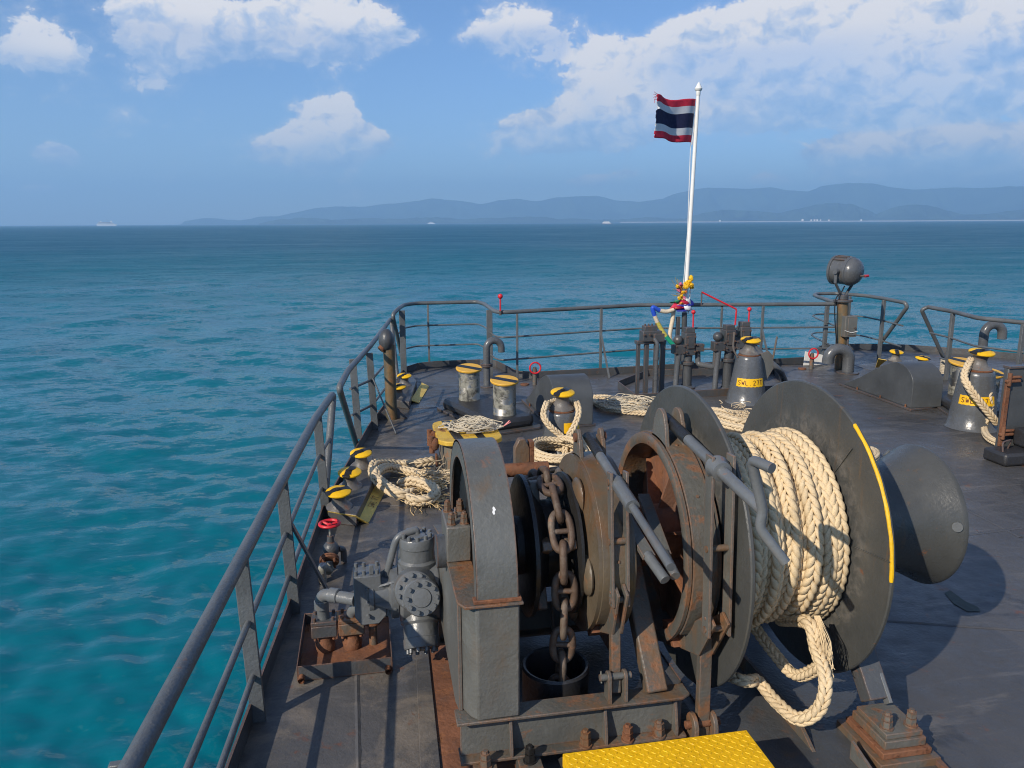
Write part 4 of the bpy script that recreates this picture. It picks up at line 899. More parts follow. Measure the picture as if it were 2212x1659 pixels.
def drum_rope():
    e = E('hawser', 'thick cream braided mooring rope wound on the windlass drum', 'rope', (1.98, AY, .1))
    D = .094; path = []
    # lower layer fills the drum, upper layer slopes across it
    n = 7; x0 = 1.70
    for k in range(n*36+1):
        a = 2*math.pi*k/36; x = x0+(2.262-x0)*k/(n*36)+.010*math.sin(a*1.3); r = .435+.010*math.sin(a*2+k*.01); path.append(ax(x, r, math.degrees(a)))
    rope_obj('rope_turns', None, None, path, D, M_ROPE, (0, 0, 0), e, 1, .03)
    path = []
    spots = [(1.735, .462), (1.83, .458), (1.925, .465), (2.02, .455), (2.11, .468), (2.19, .462), (2.252, .475)]
    for i, (x, r) in enumerate(spots):
        nx = spots[min(i+1, len(spots)-1)]
        for k in range(36):
            f = k/36; g_ = 0 if f < .55 else (f-.55)/.45; xx = x+(nx[0]-x)*g_+.012*math.sin(f*6.28+i); rr = r+(nx[1]-r)*g_+.008*math.sin(f*12+i*2); path.append(ax(xx, rr+.012, f*360+200))
    rope_obj('rope_turns', None, None, path, D, M_ROPE, (0, 0, 0), e, 2, .03)
    # tail that drops from the drum, loops down near the deck and runs back under it
    p = [ax(2.10, .47, -50), ax(2.12, .50, -66), PX(1745, 1345, 2.10), PX(1762, 1400, 2.09), PX(1783, 1470, 2.06), PX(1770, 1530, 2.03), PX(1725, 1553, 1.97), PX(1675, 1515, 1.93), PX(1635, 1470, 1.90), Vector((1.80, 3.35, .26)), Vector((1.72, 3.75, .16)), Vector((1.70, 4.2, .12))]
    rope_obj('rope_tail', None, None, smooth_path(p, 10), .074, M_ROPE, (0, 0, 0), e, 3, .02)
    q = [ax(1.95, .47, -62), Vector((2.0, 3.62, .40)), Vector((2.03, 3.45, .33)), Vector((2.06, 3.28, .30)), PX(1775, 1440, 2.08)]
    rope_obj('rope_tail', None, None, smooth_path(q, 10), .068, M_ROPE, (0, 0, 0), e, 4, .02)
    # unlaid end hanging beside the tail
    m = MB(); rng = random.Random(4)
    for k in range(40):
        a = PX(1765+rng.uniform(-6, 6), 1330, 2.13); b = PX(1780+rng.uniform(-18, 18), 1400, 2.12+rng.uniform(-.02, .02)); c = PX(1783+rng.uniform(-16, 22), 1455+rng.uniform(-22, 18), 2.12+rng.uniform(-.02, .02))
        m.tube(smooth_path([a, b, c], 5), .0022, 4)
    o = m.build('unlaid_strands', M_ROPE, e); o['kind'] = 'stuff'
    # small red marker yarns caught in the lay
    return e
drum_rope()
# ================================================================== ANCHOR CHAIN
def chain_link_mesh(d):
    """stud link: oval ring 6d by 3.6d with a cross stud, long axis along Z, flat in XZ"""
    mb = MB(); pts = []; a, b = 1.3*d, 2.5*d
    for k in range(28):
        t = 2*math.pi*k/28; cx = abs(math.cos(t))**.75*math.copysign(1, math.cos(t)); cz = abs(math.sin(t))**.85*math.copysign(1, math.sin(t)); pts.append((a*cx, 0, b*cz))
    mb.tube(pts, d*.5, 10, closed=True); mb.cyl((-a, 0, 0), (a, 0, 0), d*.36, n=10); mb.sph((a*.93, 0, 0), d*.5, 10, (.7, 1, 1)); mb.sph((-a*.93, 0, 0), d*.5, 10, (.7, 1, 1))
    return mb
def make_chain():
    e = E('anchor_chain', 'rusty stud link anchor chain hanging over the chain wheel into its pipe', 'chain', (.90, 3.6, .2))
    d = .037; me = chain_link_mesh(d).mesh('link', M_CHAIN)
    path = [Vector((.90, 5.6, .25)), Vector((.90, 5.1, .62)), Vector((.895, 4.6, .90)), Vector((.89, 4.2, 1.10))]+[ax(.885, .335, a) for a in (112, 96, 80, 64, 48, 32, 16, 2)]+[Vector((.89, AY-.338, .80)), Vector((.888, AY-.33, .6)), Vector((.886, AY-.30, .4)), Vector((.884, AY-.26, .22)), Vector((.884, AY-.22, .05))]
    sp = smooth_path(path, 14); P_ = np.array([list(p) for p in sp]); S = np.r_[0, np.cumsum(np.linalg.norm(np.diff(P_, axis=0), axis=1))]; pit = 4.0*d; n = int(S[-1]/pit)
    for i in range(n):
        s = (i+.5)*pit; c = Vector([np.interp(s, S, P_[:, k]) for k in range(3)]); c2 = Vector([np.interp(s+.03, S, P_[:, k]) for k in range(3)]); c1 = Vector([np.interp(s-.03, S, P_[:, k]) for k in range(3)])
        t = (c2-c1).normalized(); u = (X_-t*X_.dot(t)).normalized(); v = t.cross(u)
        tw = (0 if i % 2 == 0 else 90)+random.uniform(-9, 9)+8
        M = Matrix((u, v, t)).transposed().to_4x4() @ Matrix.Rotation(R(tw), 4, 'Z'); M.translation = c
        link('chain_link', me, e, M)
make_chain()
def make_chain_fittings():
    c = Vector((.885, 3.585, 0))
    e = E('chain_pipe', 'dark round chain pipe in the deck under the chain wheel', 'pipe', c)
    MB().lathe([(.150,.0),(.150,.30),(.156,.318),(.168,.322),(.176,.31),(.172,.29),(.172,.0)], c, Z_, 36).build('pipe_wall', M_BLACKRUBBER, e)
    MB().lathe([(.19,.003),(.19,.02),(.17,.03)], c, Z_, 36).build('base_collar', M_BLACKRUBBER, e)
    MB().lathe([(.0,.02),(.149,.02)], c, Z_, 36).build('pipe_bottom', M_BLACK, e)
    # chain stopper ahead of the wheel
    s = Vector((.97, 4.85, 0)); e = E('chain_stopper', 'rusty chain stopper frame just ahead of the windlass chain wheel', 'chain stopper', s)
    for x in (.83, 1.00): MB().box2((x-.012, 4.72, .0), (x+.012, 5.05, .98)).build('cheek_plate', M_RUST, e, bevel=.004)
    MB().prism([(0, 0), (.10, 0), (.10, .15), (.07, .21), (.03, .21), (0, .15)], (.905, 4.83, .97), X_, Z_, -.03, .03).build('pawl', M_BROWNGREY, e, bevel=.006)
    MB().box2((1.005, 4.80, .97), (1.035, 4.88, 1.16)).build('pawl_plate', M_RUST, e, bevel=.003)
    MB().cyl((.80, 4.78, .985), (1.12, 4.78, .985), .045, n=14).build('roller', M_RUST, e)
    MB().cyl((1.10, 4.76, .97), (1.36, 4.74, 1.0), .021, n=10).build('handle', M_BLACK, e)
    MB().box2((.80, 4.72, .0), (1.06, 5.06, .03)).build('base_plate', M_RUST, e, bevel=.004)
make_chain_fittings()
# ================================================================== CHEQUER PLATE STEP
def make_step():
    zt = .34; a = P(1215, 1627, zt); b = P(1613, 1577, zt); y1 = (a.y+b.y)/2; x0, x1 = a.x, b.x
    e = E('step', 'bright yellow chequer plate step at the bottom edge of the picture', 'step', ((x0+x1)/2, y1-.25, 0))
    MB().box2((x0, y1-.52, zt-.012), (x1, y1, zt)).build('tread', M_YELLOW, e, bevel=.003)
    MB().box2((x0, y1-.012, zt-.062), (x1, y1+.001, zt-.013)).build('rear_lip', M_YELLOW, e, bevel=.002)
    MB().box2((x0-.001, y1-.52, zt-.062), (x0+.012, y1-.013, zt-.013)).build('side_lip', M_YELLOW, e, bevel=.002)
    MB().box2((x1-.012, y1-.52, zt-.062), (x1+.001, y1-.013, zt-.013)).build('side_lip', M_YELLOW, e, bevel=.002)
    m = MB(); nx = int((x1-x0)/.026); ny = 20
    for i in range(nx):
        for j in range(ny):
            cx = x0+.016+i*.026; cy = y1-.018-j*.026
            if cx > x1-.012: continue
            s = 45 if (i+j) % 2 else -45; c, q = math.cos(R(s)), math.sin(R(s)); L_, w = .0125, .0042
            def tp(a_, b_, z): return (cx+a_*c-b_*q, cy+a_*q+b_*c, zt+z)
            m.add([tp(-L_, 0, .0003), tp(0, -w, .0003), tp(L_, 0, .0003), tp(0, w, .0003), tp(-L_*.45, 0, .0028), tp(L_*.45, 0, .0028)], [(0, 1, 4), (1, 5, 4), (1, 2, 5), (2, 3, 5), (3, 4, 5), (3, 0, 4)])
    o = m.build('chequer_studs', M_YELLOW, e, sharp=20); o['kind'] = 'stuff'
    for x in (x0+.03, x1-.03):
        for y in (y1-.03, y1-.49): MB().box2((x-.018, y-.018, .0), (x+.018, y+.018, zt-.0625)).build('leg', M_BROWNGREY, e, bevel=.002)
make_step()
# ================================================================== OIL TRAY AND PIPES BESIDE THE WINDLASS
def make_tray():
    e = E('drip_tray', 'shallow open steel drip tray with rusty bottom beside the hydraulic motor', 'tray', (-.21, 4.55, 0))
    x0, x1, y0, y1, h = -.465, .06, 4.20, 4.82, .095
    MB().box2((x0, y0, .012), (x1, y1, .02)).build('tray_bottom', M_RUSTRED, e)
    for (a, b) in (((x0, y0-.006, .004), (x1, y0, h)), ((x0, y1, .004), (x1, y1+.006, h)), ((x0-.006, y0-.006, .004), (x0, y1+.006, h)), ((x1, y0-.006, .004), (x1+.006, y1+.006, h))):
        MB().box2(a, b).build('tray_wall', M_DARK, e, bevel=.0015)
    for x in (x0+.02, x1-.02): MB().cyl((x, y0-.05, .03), (x, y0, .03), .018, n=12, caps=False).cyl((x, y0-.05, .03), (x, y0, .03), .013, n=12, caps=False).build('drain_stub', M_RUST, e)
    p = E('hydraulic_pipes', 'three grey hydraulic pipes rising from the drip tray to the motor valve', 'pipe', (-.25, 4.5, 0))
    def flange(x, y, z, mat, w=.075):
        MB().box((x, y, z), (w*2, w*1.7, .075)).build('flange_block', mat, p, bevel=.005)
        MB().box((x, y, z+.052), (w*2, w*1.7, .026)).build('flange_plate', mat, p, bevel=.004)
        for a in (-1, 1):
            for b in (-1, 1): bolt(p, (x+a*w*.72, y+b*w*.6, z+.065), Z_, .8, mat, 'cap')
            bolt(p, (x+a*w*.72, y-w*.6, z-.038), -Z_, .8, M_RUSTRED, 'cap')
    flange(-.325, 4.49, .165, M_DARK); flange(-.165, 4.49, .165, M_BROWNGREY)
    MB().tube(fillet([(-.325, 4.49, .21), (-.335, 4.46, .40), (-.13, 4.33, .405)], .06, 7), .036, 16).build('supply_pipe', M_MOTOR, p, sharp=60)
    MB().lathe([(.036,0),(.043,.004),(.043,.05),(.036,.055)], (-.334, 4.465, .30), Z_, 18).lathe([(.036,0),(.043,.004),(.043,.06),(.036,.065)], (-.28, 4.425, .405), Vector((.205,-.13,.005)), 18).build('pipe_collar', M_MOTOR, p)
    MB().tube(fillet([(-.165, 4.49, .21), (-.155, 4.47, .27), (-.06, 4.36, .36)], .05, 6), .034, 14).build('return_pipe', M_MOTOR, p, sharp=60)
    for x in (-.325, -.165): MB().lathe([(.055,.02),(.06,.06),(.045,.085),(.045,.13)], (x, 4.49, 0), Z_, 18).build('pipe_stub', M_RUST, p)
    MB().cyl((-.04, 4.50, .02), (-.04, 4.50, .16), .026, n=14).build('drain_pipe', M_BROWNGREY, p)
    MB().cyl((-.04, 4.50, .16), (-.04, 4.50, .178), .052, n=20).cyl((-.04, 4.50, .182), (-.04, 4.50, .20), .052, n=20).build('drain_flange', M_RUST, p, bevel=.002)
    MB().cyl((-.04, 4.50, .20), (-.04, 4.45, .30), .028, n=14).build('drain_riser', M_DARK, p)
make_tray()
def make_valve():
    c = P(697, 1258, .0); e = E('globe_valve', 'valve with red handwheel on a bent rusty pipe near the port railing', 'valve', c)
    wh = PY(712, 1131, c.y+.26); top = Vector((wh.x-.01, c.y+.14, wh.z-.255))
    MB().tube(fillet([c, Vector((c.x, c.y, .14)), top-Vector((0, .05, .06)), top], .05, 5), .030, 14).build('pipe', M_STEEL, e, sharp=60)
    d = Vector((0, -.85, -.5)).normalized()
    MB().cyl(top-d*.0, top-d*.016, .072, n=22).build('flange', M_RUST, e, bevel=.002)
    MB().cyl(top-d*.020, top-d*.034, .072, n=22).build('flange', M_RUST, e, bevel=.002)
    for k in range(4):
        u, v, ww = frame(d); t = R(45+90*k); bolt(e, top+(u*math.cos(t)+v*math.sin(t))*.055, d, .45, M_RUST)
    b = top-d*.10; b.z = wh.z-.205; b.y = c.y+.26; b.x = wh.x
    MB().sph(b, .062, 16, (1, 1, 1.1)).cyl(b, b+Vector((0, 0, .11)), .034, .024, n=14).build('valve_body', M_DARK, e)
    MB().cyl(b+Vector((0, 0, .10)), b+Vector((0, 0, .20)), .010, n=10).build('stem', M_STEEL, e)
    h = b+Vector((0, 0, .205)); ring = [h+Vector((math.cos(2*math.pi*k/28)*.074, math.sin(2*math.pi*k/28)*.074, 0)) for k in range(28)]
    hw = MB().tube(ring, .0115, 8, closed=True)
    for k in range(3):
        t = R(120*k+20); hw.tube([h+Vector((0, 0, -.012)), h+Vector((math.cos(t)*.045, math.sin(t)*.045, -.004)), h+Vector((math.cos(t)*.073, math.sin(t)*.073, 0))], .010, 6)
    hw.sph(h+Vector((0, 0, -.008)), .022, 10, (1, 1, .6)); hw.build('handwheel', M_RED, e)
    MB().tube(fillet([b+Vector((.05, 0, 0)), b+Vector((.09, .04, -.02)), b+Vector((.09, .04, -b.z+.01))], .03, 4), .024, 10).build('outlet_pipe', M_DARK, e)
make_valve()
# ================================================================== LETTERING (hand painted strokes)
GLYPH = {'S': [[(.95,.85),(.6,1),(.15,.9),(.1,.65),(.45,.52),(.85,.38),(.9,.15),(.5,0),(.05,.12)]], 'W': [[(0,1),(.25,0),(.5,.7),(.75,0),(1,1)]], 'L': [[(.1,1),(.1,0),(.8,0)]],
         '2': [[(.08,.8),(.35,1),(.75,.95),(.85,.7),(.55,.4),(.05,0),(.9,0)]], '7': [[(.05,1),(.9,1),(.4,0)]], 'T': [[(0,1),(1,1)],[(.5,1),(.5,0)]], '.': [[(.3,0),(.42,.06)]], ' ': []}
M_INK = simple('dark_red_lettering', (.10,.02,.015), .6, .2, 40)
def strokes(text, h, adv=.95, wid=.62):
    out = []; x = 0
    for ch in text:
        for s in GLYPH.get(ch, []): out.append([(x+a*wid*h, b*h) for a, b in s])
        x += adv*h*(.5 if ch in '. ' else .95)
    return out, x
def ribbon(mb, pts, w, nrm):
    """flat painted stroke along 3-D points, nrm(i) gives the surface normal"""
    V = []; n = len(pts)
    for i in range(n):
        d = (pts[min(i+1, n-1)]-pts[max(i-1, 0)]).normalized(); q = nrm(pts[i]).cross(d).normalized(); V += [pts[i]-q*w, pts[i]+q*w]
    mb.add(V, [(2*i, 2*i+1, 2*i+3, 2*i+2) for i in range(n-1)])
def subdiv(pts, k=4):
    out = []
    for a, b in zip(pts[:-1], pts[1:]):
        for j in range(k): out.append((a[0]+(b[0]-a[0])*j/k, a[1]+(b[1]-a[1])*j/k))
    return out+[pts[-1]]
# ================================================================== ROLLERS, FAIRLEADS, PEDESTALS
def roller_parts(e, c, s=1.0, cap_mat=None, stripe=30.0, body=None, tilt=0):
    """mushroom roller standing at c"""
    c = Vector(c); A9 = Vector((0, -math.sin(R(9)), math.cos(R(9))))     # the deck's sheer leans the spindles aft
    pr = [(.0,.0),(.128,.0),(.132,.014),(.112,.032),(.090,.048),(.070,.085),(.068,.115),(.078,.145),(.088,.156),(.0,.157)]
    MB().lathe([(r*s, h*s) for r, h in pr], c, A9, 26).build('roller', body or M_STEELROLL, e)
    cp = [(.0,.158),(.100,.160),(.120,.165),(.128,.175),(.127,.186),(.114,.196),(.092,.198),(.085,.203),(.05,.205),(.0,.206)]
    cap = MB().lathe([(r*s, h*s) for r, h in cp], c, A9, 30).build('roller_cap', cap_mat or M_YELLOW, e)
    u0 = X_.copy(); v0 = A9.cross(u0)
    d = u0*math.cos(R(stripe))+v0*math.sin(R(stripe)); q = A9.cross(d); V = []
    prof = [(-.1297, .175), (-.1287, .187), (-.115, .1975), (-.093, .2000), (-.084, .2048), (-.04, .2068), (0, .2078), (.04, .2068), (.084, .2048), (.093, .2000), (.115, .1975), (.1287, .187), (.1297, .175)]
    for (a_, h) in prof:
        w0, w1 = random.uniform(.024, .052), random.uniform(.024, .052); V += [c+d*a_*s-q*w0*s+A9*h*s, c+d*a_*s+q*w1*s+A9*h*s]
    MB().add(V, [(2*i, 2*i+1, 2*i+3, 2*i+2) for i in range(len(prof)-1)]).build('black_stripe', M_BLACK, cap)
    MB().sph(c+A9*.209*s, .022*s, 8, (1.4, 1, .7)).build('cap_nut', M_BLACK, cap)
M_STEELROLL = paint('worn_roller', (.13,.12,.11), .45, .35, 12, .5, var=.4, stain=(.34,.31,.26), stain_amt=.4)
def fairlead(label, base_poly, rollers, yface, h, text=None, stripes=(20, 60, 110)):
    cx = sum(p.x for p in base_poly)/len(base_poly); cy = sum(p.y for p in base_poly)/len(base_poly)
    e = E('roller_fairlead', label, 'fairlead', (cx, cy, 0), 'roller fairleads at the deck edge')
    MB().prism([(p.x, p.y) for p in base_poly], (0, 0, 0), X_, Y_, .002, h).build('base', M_DARK, e, bevel=.008)
    for k, p in enumerate(rollers): roller_parts(e, (p.x, p.y, h), .86, stripe=stripes[k % 3])
    a, b, c, d = yface; n = (b-a).cross(d-a).normalized()
    if n.z < 0: n = -n
    m = MB(); m.add([a, b, c, d]+[q-n*.012 for q in (a, b, c, d)], [(0, 1, 2, 3), (7, 6, 5, 4), (0, 4, 5, 1), (1, 5, 6, 2), (2, 6, 7, 3), (3, 7, 4, 0)]); f = m.build('yellow_face', M_YELLOWDIRTY, e, bevel=.002)
    if text:
        hh = (d-a).length*.55; st, wd = strokes(text, hh); u = (b-a).normalized(); v = (d-a-(d-a).dot(u)*u).normalized(); o = a+u*((b-a).length-wd)*.5+v*((d-a).length-hh)*.5+n*.004
        m = MB()
        for s in st:
            pts = [o+u*x+v*y for x, y in subdiv(s, 2)]; ribbon(m, pts, hh*.055, lambda p: n)
        lo = m.build('lettering', M_INK, f); lo['kind'] = 'stuff'
    return e
def port_fairleads():
    h = .11
    r = [P(733, 1096, h), P(757, 1052, h), P(781, 1008, h)]
    poly = [P(708, 1104, h), P(770, 1112, h), P(806, 1040, h), P(806, 985, h), P(772, 985, h)]
    a = P(797, 1128, .004); b = P(838, 1050, .004); yf = (a, b, P(815, 1040, .035), P(772, 1120, .035))
    e = fairlead('port roller fairlead with three yellow capped rollers beside the frayed rope', poly, r, yf, h, 'SWL 7T', (25, 70, 40))
    q = [P(708, 1118, .003), P(797, 1131, .003), P(770, 1115, h), P(708, 1105, h)]
    MB().add(q+[x+Vector((0, .01, 0)) for x in q], [(0,1,2,3),(7,6,5,4),(0,4,5,1),(1,5,6,2),(2,6,7,3),(3,7,4,0)]).build('rusty_end_plate', M_YELLOWDIRTY, e)
    r = [P(861, 857, h), P(874, 832, h)]
    poly = [P(838, 862, h), P(884, 868, h), P(900, 822, h), P(885, 805, h), P(855, 805, h)]
    a = P(905, 870, .01); b = P(927, 834, .01); yf = (a, b, P(911, 826, .045), P(887, 864, .045))
    fairlead('port bow roller fairlead with two yellow capped rollers in the rail corner', poly, r, yf, h, None, (20, 50, 80))
    h = .24; r = [P(1933, 779, h), P(1989, 793, h)]
    poly = [P(1900, 790, h), P(1960, 800, h), P(2015, 806, h), P(2010, 786, h), P(1920, 774, h)]
    a = P(1891, 793, .06); b = P(1945, 795, .06); yf = (a, b, P(1948, 783, .24), P(1897, 774, .24))
    fairlead('starboard roller fairlead with two yellow capped rollers behind the right hand cover', poly, r, yf, h, 'SWL', (60, 120, 80))
port_fairleads()
def pedestal(name, label, base, rb, rt, h, cap_stripe, text_ang=None, band_t=.5, hook=0, blank_band=False):
    e = E(name, label, 'pedestal', base, 'pedestal rollers for mooring rope'); b = Vector(base)
    prof = [(rb*1.10, .002), (rb, .03)]+[(rb+(rt-rb)*t, .03+(h-.03)*t) for t in (.25, .5, .75, .93)]+[(rt*.99, h-.01), (rt*.93, h), (.0, h+.002)]
    MB().lathe(prof, b, Z_, 40).build('cone', M_GREYGLOSS, e, sharp=50)
    MB().lathe([(.0,0),(rt*.88,0),(rt*.90,.012),(rt*.7,.03),(0,.031)], b+Z_*(h+.001), Z_, 32).build('roller_seat', M_RUST, e)
    roller_parts(e, b+Z_*(h+.03), min(1.15, rt/.155), stripe=cap_stripe)
    if text_ang is not None:
        bh = .115; z0 = .03+(h-.03)*band_t; rr = lambda z: rb+(rt-rb)*((z-.03)/(h-.03))+.003
        V = []; F = []; n = 28; a0, a1 = text_ang-52, text_ang+52
        for k in range(n+1):
            t = R(a0+(a1-a0)*k/n); wv = .003*math.sin(k*1.7)
            for z in (z0+wv, z0+bh+wv*.5): V.append(b+Vector((rr(z)*math.cos(t), rr(z)*math.sin(t), z)))
        bd = MB().add(V, [(2*k, 2*k+2, 2*k+3, 2*k+1) for k in range(n)]).build('yellow_band', M_YELLOW, e)
        if not blank_band:
            hh = bh*.54; st, wd = strokes('SWL. 27T', hh, .92, .62); m = MB(); ctr = rr(z0)
            for s in st:
                pts = []
                for x, y in subdiv(s, 3):
                    zz = z0+bh*.24+y; t = R(text_ang)+(x-wd/2)/ctr; r_ = rr(zz)+.0025; pts.append(b+Vector((r_*math.cos(t), r_*math.sin(t), zz)))
                ribbon(m, pts, hh*.07, lambda p: (Vector((p.x-b.x, p.y-b.y, 0))).normalized())
            lo = m.build('lettering', M_INK, bd); lo['kind'] = 'stuff'
    return e, b+Z_*h
M_GREYGLOSS = paint('glossy_grey_paint', (.095,.10,.105), .24, .12, 5, .45, 26, stain=(.14,.085,.05), stain_amt=.15)
def pedestals():
    b1 = P(1213, 972, 0); e, t = pedestal('pedestal_roller', 'pedestal roller with a white rope eye hung over it behind the chain wheel', b1, .235, .165, .46, 40, -45, .50, blank_band=True)
    b2 = P(1612, 868, 0); e, t = pedestal('pedestal_roller', 'pedestal roller marked in yellow between the two big drum flanges', b2, .275, .170, .68, 20, -104, .36)
    # guide plate and rod on its starboard side
    m = MB().prism([(.0, -.40), (.0, .02), (.12, .06), (.20, -.02), (.21, -.20), (.12, -.36)], t+Vector((.16, -.03, 0)), X_, Z_, -.01, .01); m.build('guide_plate', M_GREY, e, bevel=.003)
    MB().cyl(t+Vector((.36, -.03, -.05)), t+Vector((.40, -.03, .26)), .014, n=8).build('guide_rod', M_GREY, e)
    MB().tube(fillet([t+Vector((-.24, 0, .34)), t+Vector((-.25, 0, .10)), t+Vector((-.18, -.02, -.02))], .08, 5), .014, 8).build('rope_guard', M_GREY, e)
    b3 = P(2098, 922, 0); e, t = pedestal('pedestal_roller', 'pedestal roller marked in yellow at right with rope slung across it', b3, .285, .190, .72, 10, -122, .42)
    return b1, b2, b3
B1, B2, B3 = pedestals()
# ================================================================== BOLLARDS
def striped_cap(e, c, r, ang, mat):
    A9 = Vector((0, -math.sin(R(9)), math.cos(R(9)))); c = c-Z_*.012
    cap = MB().lathe([(.0,.0),(r*.97,.0),(r,.008),(r,.022),(r*.97,.028),(0,.029)], c+Z_*.03, A9, 36).build('cap', mat, e)
    u0 = X_.copy(); v0 = A9.cross(u0); d = u0*math.cos(R(ang))+v0*math.sin(R(ang)); q = A9.cross(d); hw = r*.26; V = []
    for k in range(9):
        t = -hw+2*hw*k/8; L_ = math.sqrt(max(r*r*.965-t*t, 0)); V += [c+Z_*.03+q*t-d*L_+A9*.0305, c+Z_*.03+q*t+d*L_+A9*.0305]
    MB().add(V, [(2*k, 2*k+1, 2*k+3, 2*k+2) for k in range(8)]).build('black_stripe', M_BLACK, cap)
def bollards(label, a, b, r, h, plinth_h, ang, rusty=True):
    c = (a+b)/2; e = E('double_bollard', label, 'bollard', (c.x, c.y, 0), 'twin mooring bollards')
    d = (b-a); L_ = d.length; d.normalize(); q = Vector((-d.y, d.x, 0))
    k = L_/2; poly = [(-k-.28,-.26),(-k-.18,-.32),(k+.18,-.32),(k+.28,-.26),(k+.28,.26),(k+.18,.32),(-k-.18,.32),(-k-.28,.26)]
    MB().prism(poly, (c.x, c.y, 0), d, q, .02, plinth_h).build('plinth', M_BLACKRUBBER, e, bevel=.05)
    poly2 = [(x*1.12, y*1.18) for x, y in poly]; MB().prism(poly2, (c.x, c.y, 0), d, q, .002, .03).build('foot_plate', M_DARK, e, bevel=.004)
    for p in (a, b):
        base = Vector((p.x, p.y, plinth_h)); MB().lathe([(r*1.04,0),(r*1.04,.012),(r,.02),(r,h)], base, Z_, 36).build('post', M_STEEL, e, sharp=45); striped_cap(e, base+Z_*h, r*1.24, ang, M_ORANGE)
    return e
A_ = P(1014, 862, .16); Bb = P(1090, 894, .16)
bollards('twin steel bollard with striped amber caps at left of the bow deck', A_, Bb, .145, .40, .16, -35)
A_ = P(2076, 852, .16); Bb = P(2122, 878, .16)
bollards('twin bollard with striped amber caps half hidden at far right', A_, Bb, .165, .42, .16, -60)
# ================================================================== COVERS
def cover(label, far, near, wv, h):
    """tapering cowl: low at far end, rounded and upright at the near end; wv = vector across"""
    e = E('chain_cover', label, 'cover', near, 'grey steel cowls over the deck pipes'); u = (near-far); L_ = u.length; u.normalize(); w = wv.length
    prof = [(0, .03), (.25*L_, .36*h), (.45*L_, .66*h), (.58*L_, .84*h), (.68*L_, .94*h), (.76*L_, h), (.84*L_, .985*h), (.91*L_, .92*h), (.96*L_, .82*h), (.99*L_, .70*h), (L_, .56*h), (L_, .03)]
    n = wv.normalized(); z_ = Z_
    sgn = 1 if u.cross(z_).dot(n) > 0 else -1
    MB().prism(prof, far, u, z_, 0 if sgn > 0 else -w, w if sgn > 0 else 0).build('cowl', M_GREYFLAT, e, bevel=.006, sharp=30)
    poly = [(-.06, -.05), (L_+.06, -.05), (L_+.06, w+.05), (-.06, w+.05)]
    MB().prism(poly, (far.x, far.y, 0), u, n, .003, .03) .build('foot_flange', M_DARK, e, bevel=.003)
    for t in (.25, .6, .95): bolt(e, far+u*L_*t-n*.03+Z_*.03, Z_, .6, M_RUST)
    bolt(e, near+u*.035+n*w*.85+Z_*.03, Z_, .6, M_RUST)
    return e
M_GREYFLAT = paint('cowl_paint', (.070,.075,.078), .42, .05, 6, .2, 30)
f = P(1822, 833, 0); n_ = P(1967, 886, 0); r_ = P(2021, 880, 0)
cover('low grey steel cowl on the starboard deck, rounded near end and tapering away', f, n_, (r_-n_), .60)
f = P(1135, 868, 0); n_ = P(1196, 926, 0); r_ = P(1276, 918, 0)
cover('grey steel cowl right behind the left pedestal roller', f, n_, (r_-n_), .62)
